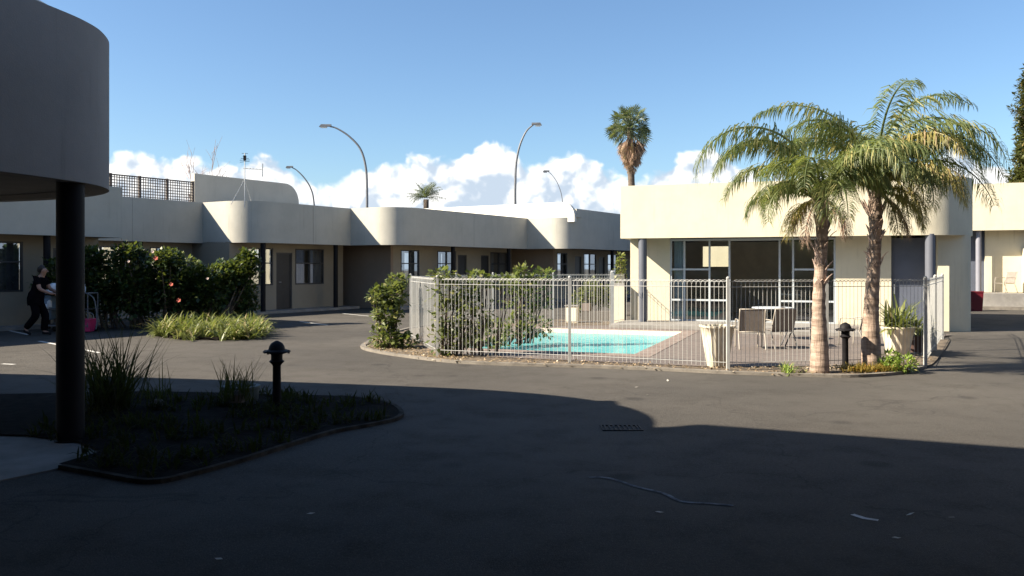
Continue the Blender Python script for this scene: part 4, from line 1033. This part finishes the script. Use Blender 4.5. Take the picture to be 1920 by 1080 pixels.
# azimuth 0 = +x (right), 90 = away, 180 = left, 270 = to the camera
fr1 = [(184,80,3.1,172,.60,'frond',1),(192,70,2.5,150,.52,'frond',1),(168,80,2.3,150,.50,'frond',1),(150,60,2.0,140,.50,'frond',1),(215,64,1.9,155,.5,'frond',1),(240,72,1.9,160,.5,'frond',1),
       (300,70,2.1,150,.5,'frond',1),(335,74,2.3,140,.52,'frond',1),(10,78,2.4,130,.52,'frond',1),(90,72,2.0,140,.5,'frond',1),
       (205,45,1.5,150,.46,'frond',.9),(255,30,1.2,140,.45,'frond',.8),
       (200,-5,.95,95,.36,'frondyellow',.6),(225,-25,.95,70,.34,'deadfrond',.5),(300,-30,.8,60,.32,'deadfrond',.5),(180,-30,.75,60,.3,'deadfrond',.5)]
palm(G(1535,701), 2.62, .135, .07, 'left feathery palm with slimmer rough trunk at the island edge', fr1, (.05,.0), 1, 38)
fr2 = [(8,84,2.95,172,.60,'frond',1),(2,60,2.75,135,.58,'frond',1),(168,86,2.85,122,.54,'frond',1),(15,89,2.9,122,.54,'frond',1),(265,88,2.7,120,.5,'frond',1),(352,80,2.5,160,.54,'frond',1),(14,38,2.75,108,.56,'frond',1),(28,72,2.5,140,.52,'frond',1),(330,70,2.1,150,.52,'frond',1),(300,78,2.1,150,.5,'frondyellow',1),(255,74,1.9,160,.5,'frond',1),
       (205,80,2.4,145,.52,'frond',1),(180,72,2.3,140,.52,'frond',1),(150,76,2.2,140,.5,'frond',1),(70,76,2.3,135,.5,'frond',1),(195,86,2.5,140,.54,'frond',1),(345,82,2.9,165,.60,'frond',1),(120,84,2.4,140,.52,'frond',1),
       (215,45,1.4,145,.46,'frond',.9),(290,38,1.4,150,.46,'frondyellow',.8),(40,35,1.5,140,.46,'frond',.8),
       (318,48,1.8,148,.5,'frondyellow',.8),(345,38,1.7,128,.48,'frondyellow',.8),(300,10,1.2,115,.42,'frondyellow',.7),(345,-10,1.05,85,.38,'frondyellow',.6),(280,-30,1.0,60,.36,'frondyellow',.55),(320,-35,.9,55,.34,'deadfrond',.5)]
palm(G(1632,692), 2.85, .150, .078, 'right feathery palm with stouter ringed trunk and yellowing lower fronds', fr2, (.10,.0), 2, 44)

def fanpalm(loc, H, label, rc, nleaf, skirt, seed, tr_=.22):
    rnd = random.Random(seed); t = thing('fan_palm', label, 'palm tree', loc)
    mb = MB(); n = 24; mb.tube([(0.1*math.sin(i*.2),0,H*i/n) for i in range(n+1)], [tr_*(1.25-.35*i/n)*(1+.05*(i%2)) for i in range(n+1)], 12); mb.build('trunk', M['bark'], t, smooth=True)
    def fan(mb, p, a_, el_, L, r, nb=12, spread=170, hang=0.3):
        d = Vector((math.cos(a_)*math.cos(el_), math.sin(a_)*math.cos(el_), math.sin(el_))); c = p+d*L
        s_ = Vector((-math.sin(a_), math.cos(a_), 0)); s_ = Matrix.Rotation(rnd.uniform(-1.2,1.2), 3, d) @ s_
        mb.tube([p, c], .02, 4, cap=False)
        for k_ in range(nb):
            th = R_(-spread/2+spread*k_/(nb-1)); v = (d*math.cos(th)+s_*math.sin(th)).normalized(); rr = r*rnd.uniform(.8,1.05)
            w = r*.042; nrm = v.cross(d.cross(s_)).normalized() if False else (s_*math.cos(th)-d*math.sin(th)).normalized()
            m_ = c+v*rr*.6-Vector((0,0,hang*.12*rr)); e_ = c+v*rr-Vector((0,0,hang*.5*rr))
            mb.add([c, m_+nrm*w, e_, m_-nrm*w], [(0,1,2),(0,2,3)])
    mb = MB(); topp = Vector((.1*math.sin(n*.2),0,H))
    for k_ in range(nleaf):
        el_ = math.asin(rnd.uniform(-.75,.98)); fan(mb, topp+Vector((0,0,rnd.uniform(-.2,.3))), rnd.uniform(0,6.28), el_, rc*rnd.uniform(.45,.68), rc*.44*rnd.uniform(.8,1.1))
    mb.build('crown', M['fan'], t)
    mb = MB()
    for k_ in range(skirt):
        f = rnd.random(); z = H-.3-f*H*.24; rr = rc*(.44*(1-f)**.8+.12)
        fan(mb, Vector((0,0,z)), rnd.uniform(0,6.28), R_(rnd.uniform(-75,-50)), rr*.7, rr*.95, 9, 80, .6)
    if skirt: mb.build('dead_frond_skirt', M['deadfrond'], t)
    return t
def far(px, py, D): return Vector(((px-960)/F*D, D, CH-(py-HY)/F*D))
p_ = far(1184,238,58); fanpalm((p_.x,58,0), p_.z, 'tall fan palm with shaggy dead skirt rising behind the pool house', 1.75, 78, 130, 5)
p_ = far(799,374,72); t = thing('date_palm', 'small distant feathery palm just above the motel roofline', 'palm tree', (p_.x,72,0))
mb = MB(); mb.tube([(0,0,i*p_.z/8) for i in range(9)], [.26-.004*i for i in range(9)], 10); mb.build('trunk', M['bark'], t, smooth=True)
rnd = random.Random(77); cr = []
for k_ in range(34):
    o = frond(t, (0,0,p_.z+.15), rnd.uniform(0,6.28), R_(rnd.uniform(5,88)), rnd.uniform(1.3,1.75), R_(rnd.uniform(30,80)), .50, M['fan'], 34, 1, 900+k_)

# conifer at the right edge
random.seed(61)
cf = thing('conifer_tree', 'tall dense conifer cut by the right edge of the picture', 'tree', (25.0,40,0))
mb = MB(); mb.tube([(0,0,0),(0.1,0,5),(0,0,10.5)], [.35,.25,.05], 10); mb.build('trunk', M['bark'], cf, smooth=True)
mb = MB()
for k_ in range(46):
    f = (k_+.5)/46; z = 2.0+f*9.0; R = (2.0*(1-f)**.4*(.85+.15*math.sin(f*7)))+.3; a_ = random.uniform(0,6.28)
    for j in range(5):
        a2 = a_+j*1.257+random.uniform(-.3,.3); rr = R*random.uniform(.45,.75)
        clump_leaves(mb, (math.cos(a2)*rr, math.sin(a2)*rr, z), (.6,.6,.5), 190, .26, .12, 0, .3)
clump_leaves(mb, (-1.65,-.3,8.95), (.28,.2,.16), 70, .2, .06); clump_leaves(mb, (-1.5,-.3,8.7), (.25,.2,.2), 60, .2, .06)
mb.build('crown', M['conifer'], cf)
mb = MB(); mb.tube([(0,0,8.0),(-1.0,-.2,8.4),(-1.55,-.3,8.9)], [.08,.05,.02], 6); mb.build('branch', M['bark'], cf)

# bare winter trees behind the roofs
def baretree(loc, H, label, seed, spread=.35):
    rnd = random.Random(seed); t = thing('bare_tree', label, 'tree', loc); mb = MB(); tw = MB()
    def br(p, d, L, r, lev):
        q_ = p+d*L*.5+Vector((rnd.uniform(-1,1),rnd.uniform(-1,1),0))*L*.06; e = p+d*L
        (mb if lev == 0 else tw).tube([p, q_, e], [r, r*.8, r*.6], 5 if lev < 2 else 3, cap=False)
        if lev >= 4: return
        for _ in range(3 if lev < 3 else 2):
            nd = (d+Vector((rnd.uniform(-1,1),rnd.uniform(-1,1),rnd.uniform(-.1,.5)))*spread*1.2).normalized()
            br(p+d*L*rnd.uniform(.55,1), nd, L*rnd.uniform(.5,.75), r*.55, lev+1)
    br(Vector((0,0,0)), Vector((0,0,1)), H*.45, H*.012, 0)
    mb.build('trunk', M['twig'], t); tw.build('branches', M['twig'], t); return t
p_ = far(376,268,48); baretree((p_.x,48,0), p_.z*1.02, 'bare winter tree showing above the roof near the antenna', 3, .5)
p_ = far(410,300,50); baretree((p_.x,50,0), p_.z*1.0, 'smaller bare winter tree just left of the antenna mast', 4, .5)
p_ = far(706,366,60); baretree((p_.x,60,0), p_.z, 'faint bare treetop behind the roof right of the tallest street lamp', 8, .6)

# ------------------------------------------------------------------ street lamps
def street_lamp(px, D, pts_px, head, label, r=.075, flip=1):
    """curved mast; pts_px trace it in the plane facing the drive"""
    base = Vector(((px-960)/F*D, D, 0)); t = thing('street_lamp', label, 'street lamp', base, 0, 'curved street lamps beyond the roofs')
    P = [Vector((0,0,0))]+[far(x,y,D)-base for x,y in pts_px]; P = smooth_path(P, 6); n = len(P)
    mb = MB(); mb.tube(P, [r*(1.25-.75*i/n) for i in range(n)], 8); mb.build('mast', M['mast'], t, smooth=True)
    e = P[-1]; dx = head
    mb = MB(); s_ = 1 if dx > 0 else -1
    mb.add([(e.x-s_*.1,-.09,e.z+.0),(e.x-s_*.1,.09,e.z+.0),(e.x+dx,.10,e.z-.03+.0),(e.x+dx,-.10,e.z-.03),
            (e.x-s_*.1,-.07,e.z+.12),(e.x-s_*.1,.07,e.z+.12),(e.x+dx*.8,.10,e.z+.12),(e.x+dx*.8,-.10,e.z+.12),],
           [(0,1,2,3),(4,7,6,5),(0,3,7,4),(1,5,6,2),(0,4,5,1),(3,2,6,7)])
    h = mb.build('lamp_head', M['mast'], t)
    mb = MB(); mb.box(min(e.x+dx*.25,e.x+dx*.85),max(e.x+dx*.25,e.x+dx*.85),-.07,.07,e.z-.09,e.z-.025); mb.build('lens', M['lens'], h)
street_lamp(688, 51, [(688,420),(688,360),(686,315),(676,280),(655,256),(632,241),(618,237)], -.62, 'tallest grey street lamp arching left above the middle of the wing')
street_lamp(966, 50, [(966,420),(966,350),(968,305),(975,272),(987,246),(1000,234)], .5, 'pale street lamp arching right above the cloud top')
street_lamp(590, 72, [(590,420),(588,375),(582,352),(570,333),(556,319),(547,314)], -.5, 'shorter street lamp arching left behind the rounded raised parapet', .07)
street_lamp(1056, 76, [(1056,420),(1055,385),(1052,362),(1044,341),(1034,327),(1028,322)], -.5, 'faint distant street lamp near the right end of the wing roof', .038)

# ------------------------------------------------------------------ housekeeper and trolley
def skin(name, verts, edges, radii, mtl, parent, sub=2, root=0):
    me = bpy.data.meshes.new(name); me.from_pydata([tuple(v) for v in verts], edges, []); o = bpy.data.objects.new(name, me); col.objects.link(o)
    sm_ = o.modifiers.new('skin','SKIN'); sm_.use_smooth_shade = True
    lay = me.skin_vertices[0].data
    for i, r in enumerate(radii):
        r = r if isinstance(r, tuple) else (r, r); lay[i].radius = r; lay[i].use_root = (i == root)
    ss = o.modifiers.new('sub','SUBSURF'); ss.levels = sub; ss.render_levels = sub
    dg = bpy.context.evaluated_depsgraph_get(); ev = o.evaluated_get(dg); nm = bpy.data.meshes.new_from_object(ev)
    bpy.data.objects.remove(o); nm.name = name; nm.materials.clear(); nm.materials.append(mtl)
    for p in nm.polygons: p.use_smooth = True
    o = bpy.data.objects.new(name, nm); col.objects.link(o); o.parent = parent; return o
pe = thing('person', 'person in black uniform with short dark hair pushing a housekeeping trolley', 'person', G(73,629))
# faces +x, leaning forward; z up, metres, 1.62 tall
V = dict(pelvis=(-.08,0,.86), waist=(-.04,0,1.02), chest=(.02,0,1.22), neck=(.07,0,1.38), nk2=(.10,0,1.43), head=(.125,0,1.50), crown=(.12,0,1.575),
         sl=(.04,.17,1.32), el=(.13,.22,1.08), wl=(.36,.16,.99), hl=(.43,.14,.98), sr=(.04,-.17,1.32), er=(.14,-.22,1.08), wr=(.36,-.16,.98), hr=(.43,-.14,.97),
         pl=(-.08,.09,.84), kl=(.10,.10,.47), al=(.06,.10,.09), tl=(.21,.10,.04), prr=(-.08,-.09,.84), kr=(.0,-.10,.47), ar=(-.26,-.10,.16), tr=(-.16,-.10,.035))
names = list(V); ix = {n_: i for i, n_ in enumerate(names)}
E = [('pelvis','waist'),('waist','chest'),('chest','neck'),('neck','nk2'),('nk2','head'),('head','crown'),('chest','sl'),('sl','el'),('el','wl'),('wl','hl'),('chest','sr'),('sr','er'),('er','wr'),('wr','hr'),
     ('pelvis','pl'),('pl','kl'),('kl','al'),('al','tl'),('pelvis','prr'),('prr','kr'),('kr','ar'),('ar','tr')]
RD = dict(pelvis=(.07,.08), waist=(.11,.12), chest=(.12,.14), neck=.065, nk2=.055, head=(.085,.075), crown=(.065,.06), sl=.065, el=.045, wl=.028, hl=.03, sr=.065, er=.045, wr=.028, hr=.03,
          pl=.065, kl=.055, al=.038, tl=.03, prr=.065, kr=.065, ar=.038, tr=.03)
body = skin('body', [V[n_] for n_ in names], [(ix[a_],ix[b_]) for a_,b_ in E], [RD[n_] for n_ in names], M['skin'], pe)
# five fingers and a thumb per hand, curled round the push bar
for s_, hn in ((1,'hl'),(-1,'hr')):
    h0_ = Vector(V[hn]); fv, fe_, frd = [h0_-Vector((.02,0,0))], [], [.022]
    for k_, (dy, l_) in enumerate(((-.028,.034),(-.010,.040),(.010,.038),(.028,.030))):
        b0 = len(fv); fv += [h0_+Vector((.02,dy,.008)), h0_+Vector((.02+l_,dy,.004)), h0_+Vector((.022+l_,dy,-.025)), h0_+Vector((.008+l_*.6,dy,-.040))]
        frd += [.009,.009,.008,.007]; fe_ += [(0,b0),(b0,b0+1),(b0+1,b0+2),(b0+2,b0+3)]
    b0 = len(fv); fv += [h0_+Vector((.0,-s_*.035,-.010)), h0_+Vector((.03,-s_*.045,-.025))]; frd += [.010,.008]; fe_ += [(0,b0),(b0,b0+1)]
    skin('hand', fv, fe_, frd, M['skin'], pe, 1)
# face: nose, eyes, mouth, ear
mb = MB(); hc = Vector((.125,0,1.50))
mb.add([hc+Vector((.078,0,.02)), hc+Vector((.072,.016,-.022)), hc+Vector((.072,-.016,-.022)), hc+Vector((.108,0,-.020))], [(0,1,3),(0,3,2),(1,2,3)])
for s_ in (-1,1): mb.lathe([(.001,-.022),(.012,-.012),(.014,.0),(.012,.014),(.001,.022)], (hc.x-.005, s_*.078, hc.z-.005), 8)
mb.build('face', M['skin'], pe)
mb = MB()
for s_ in (-1,1): mb.lathe([(.001,-.006),(.009,-.003),(.009,.003),(.001,.006)], (hc.x+.070, s_*.028, hc.z+.012), 8)
mb.obox(hc+Vector((.078,0,-.045)), (.004,0,0), (0,.020,0), (0,0,.004)); mb.build('eyes_and_mouth', M['hair'], pe)
hv = [(.125,0,1.585),(.075,0,1.575),(.03,0,1.52),(.03,0,1.45)]; skin('hair', hv, [(0,1),(1,2),(2,3)], [(.085,.08),(.10,.09),(.095,.088),(.06,.06)], M['hair'], pe, 2)
tn = ['pelvis','waist','chest','neck','sl','el','sr','er']
V2 = dict(V); V2['el'] = (.10,.205,1.16); V2['er'] = (.105,-.205,1.16); V2['neck'] = (.06,0,1.34); V2['pelvis'] = (-.065,0,.78)
tn = list(tn); ti = {n_: i for i, n_ in enumerate(tn)}
TE = [('pelvis','waist'),('waist','chest'),('chest','neck'),('chest','sl'),('sl','el'),('chest','sr'),('sr','er')]
RT = dict(pelvis=(.155,.165), waist=(.155,.165), chest=(.16,.18), neck=.07, sl=.085, el=.072, sr=.085, er=.072)
skin('tunic', [V2[n_] for n_ in tn], [(ti[a_],ti[b_]) for a_,b_ in TE], [RT[n_] for n_ in tn], M['uniform'], pe, 2, 0)
mb = MB(); vs = []; n = 24; rows = [(.70,-.075,.165,.185),(.76,-.08,.175,.195),(.84,-.08,.178,.195),(.92,-.07,.172,.185),(1.00,-.055,.165,.175),(1.06,-.035,.14,.15)]
for (z,cx,rx,ry) in rows: vs += [(cx+rx*math.cos(6.2832*k/n)*(1+.02*math.sin(k*2.1)), ry*math.sin(6.2832*k/n), z+.012*math.sin(k*1.3)*(z<.72)) for k in range(n)]
mb.add(vs, [(i*n+k, i*n+(k+1)%n, (i+1)*n+(k+1)%n, (i+1)*n+k) for i in range(len(rows)-1) for k in range(n)]); mb.build('tunic_hem', M['uniform'], pe, smooth=True)
tn = ['pelvis','pl','kl','al','prr','kr','ar']; ti = {n_: i for i, n_ in enumerate(tn)}
RT = dict(pelvis=(.085,.10), pl=.105, kl=.09, al=.075, prr=.105, kr=.095, ar=.075)
skin('trousers', [V[n_] for n_ in tn], [(ti[a_],ti[b_]) for a_,b_ in (('pelvis','pl'),('pl','kl'),('kl','al'),('pelvis','prr'),('prr','kr'),('kr','ar'))], [RT[n_] for n_ in tn], M['uniform'], pe)
for s_, a_, t_ in ((1,'al','tl'),(-1,'ar','tr')):
    A0, T0 = Vector(V[a_]), Vector(V[t_]); skin('shoe', [A0-Vector((.04,0,.03)), A0.lerp(T0,.5)-Vector((0,0,.01)), T0+Vector((.03,0,-.005))], [(0,1),(1,2)], [.045,.042,.034], M['black'], pe, 1)

ty = thing('housekeeping_trolley', 'housekeeping trolley with hanging linen bag, half hidden by the column', 'trolley', G(132,622))
mb = MB()
for x in (-.55,.55):
    for y in (-.25,.25): mb.tube([(x,y,.12),(x,y,.95)], .014, 6)
for z in (.16,.95):
    for y in (-.25,.25): mb.tube([(-.55,y,z),(.55,y,z)], .013, 6)
    for x in (-.55,.55): mb.tube([(x,-.25,z),(x,.25,z)], .013, 6)
mb.tube([(-.55,-.25,.95),(-.60,-.25,1.0),(-.60,.25,1.0),(-.55,.25,.95)], .014, 6); mb.tube(smooth_path([Vector(p) for p in ((.55,-.27,.95),(.72,-.27,.80),(.78,-.27,.35),(.76,-.27,.08))], 5), .014, 6)
mb.build('frame', M['mast'], ty)
for z in (.16,.55,.93):
    mb = MB(); mb.box(-.53,.53,-.23,.23,z,z+.025); mb.build('shelf', M['darkchair'], ty)
for (x,y) in ((-.5,-.22),(.5,-.22),(-.5,.22),(.5,.22)):
    mb = MB(); mb.tube([(x,y-.015,.06),(x,y+.015,.06)], .06, 14); mb.tube([(x,y,.06),(x,y,.14)], .012, 6); mb.build('wheel', M['black'], ty)
random.seed(5)
lb = thing('linen_bag', 'pale blue white laundry bag hanging at the rear of the trolley', 'bag', G(94,621))
mb = MB(); mb.lathe([(.03,.28),(.12,.32),(.15,.5),(.14,.72),(.11,.86),(.13,.88)], (0,0,0), 18, fn=lambda t: 1+.09*math.sin(t*5)+.05*math.sin(t*9)); mb.build('sack', M['cartblue'], lb, smooth=True)
mb = MB()
for i in range(3): mb.lathe([(.02,.30+i*.16),(.06,.34+i*.14),(.055,.52+i*.12),(.02,.60+i*.1)], (-.08+i*.07,-.14,-.02), 10)
mb.build('towel', M['white'], lb, smooth=True)
tw = thing('towel_stack', 'pile of white folded towels on top of the trolley beside the hands', 'towels', G(98,621,0)+Vector((0,0,.96)))
mb = MB(); mb.obox((0,-.02,.04),(.13,0,.01),(0,.14,0),(0,0,.035)); mb.build('folded_towel', M['white'], tw)
mb = MB(); mb.lathe([(.02,.075),(.085,.09),(.10,.15),(.08,.21),(.03,.235)], (.04,0,0), 14, fn=lambda t: 1+.08*math.sin(t*4)); mb.build('rolled_towel', M['white'], tw, smooth=True)
bk_ = thing('bucket', 'pink plastic bucket carried at the front of the trolley', 'bucket', G(167,622)+Vector((0,-.12,.02)))
mb = MB(); mb.add([(-.13,-.12,0),(.13,-.12,0),(.13,.12,0),(-.13,.12,0),(-.18,-.15,.30),(.18,-.15,.30),(.18,.15,.30),(-.18,.15,.30)], [(0,3,2,1),(0,1,5,4),(1,2,6,5),(2,3,7,6),(3,0,4,7)])
mb.box(-.19,.19,-.165,-.15,.285,.31); mb.box(-.19,.19,.15,.165,.285,.31); mb.box(-.195,-.18,-.15,.15,.285,.31); mb.box(.18,.195,-.15,.15,.285,.31); mb.build('pail', M['pink'], bk_)
mb = MB(); mb.tube(smooth_path([Vector(p) for p in ((-.18,0,.29),(-.15,0,.42),(0,0,.48),(.15,0,.42),(.18,0,.29))],4), .006, 5); mb.build('handle', M['steel'], bk_)
br_ = thing('spray_bottle', 'small pale spray bottle standing on the trolley end next to the column', 'bottle', G(158,621)+Vector((0,0,.96)))
mb = MB(); mb.lathe([(.035,0),(.038,.12),(.02,.16),(.012,.18)], (0,0,0), 12); mb.build('bottle_body', M['white'], br_, smooth=True)
mb = MB(); mb.box(-.04,.02,-.01,.01,.18,.205); mb.build('trigger', M['white'], br_)

# dark chair under the veranda of the wing
vc = I2+Vector((d1.x*6.1+.85*.35, d1.y*6.1-.526*.35, .09))
c_ = patio_chair(vc, RZ-R_(60), 'dark chair in the shaded recess of the motel wing', M['darkchair'], M['darkchair']); del c_['group']
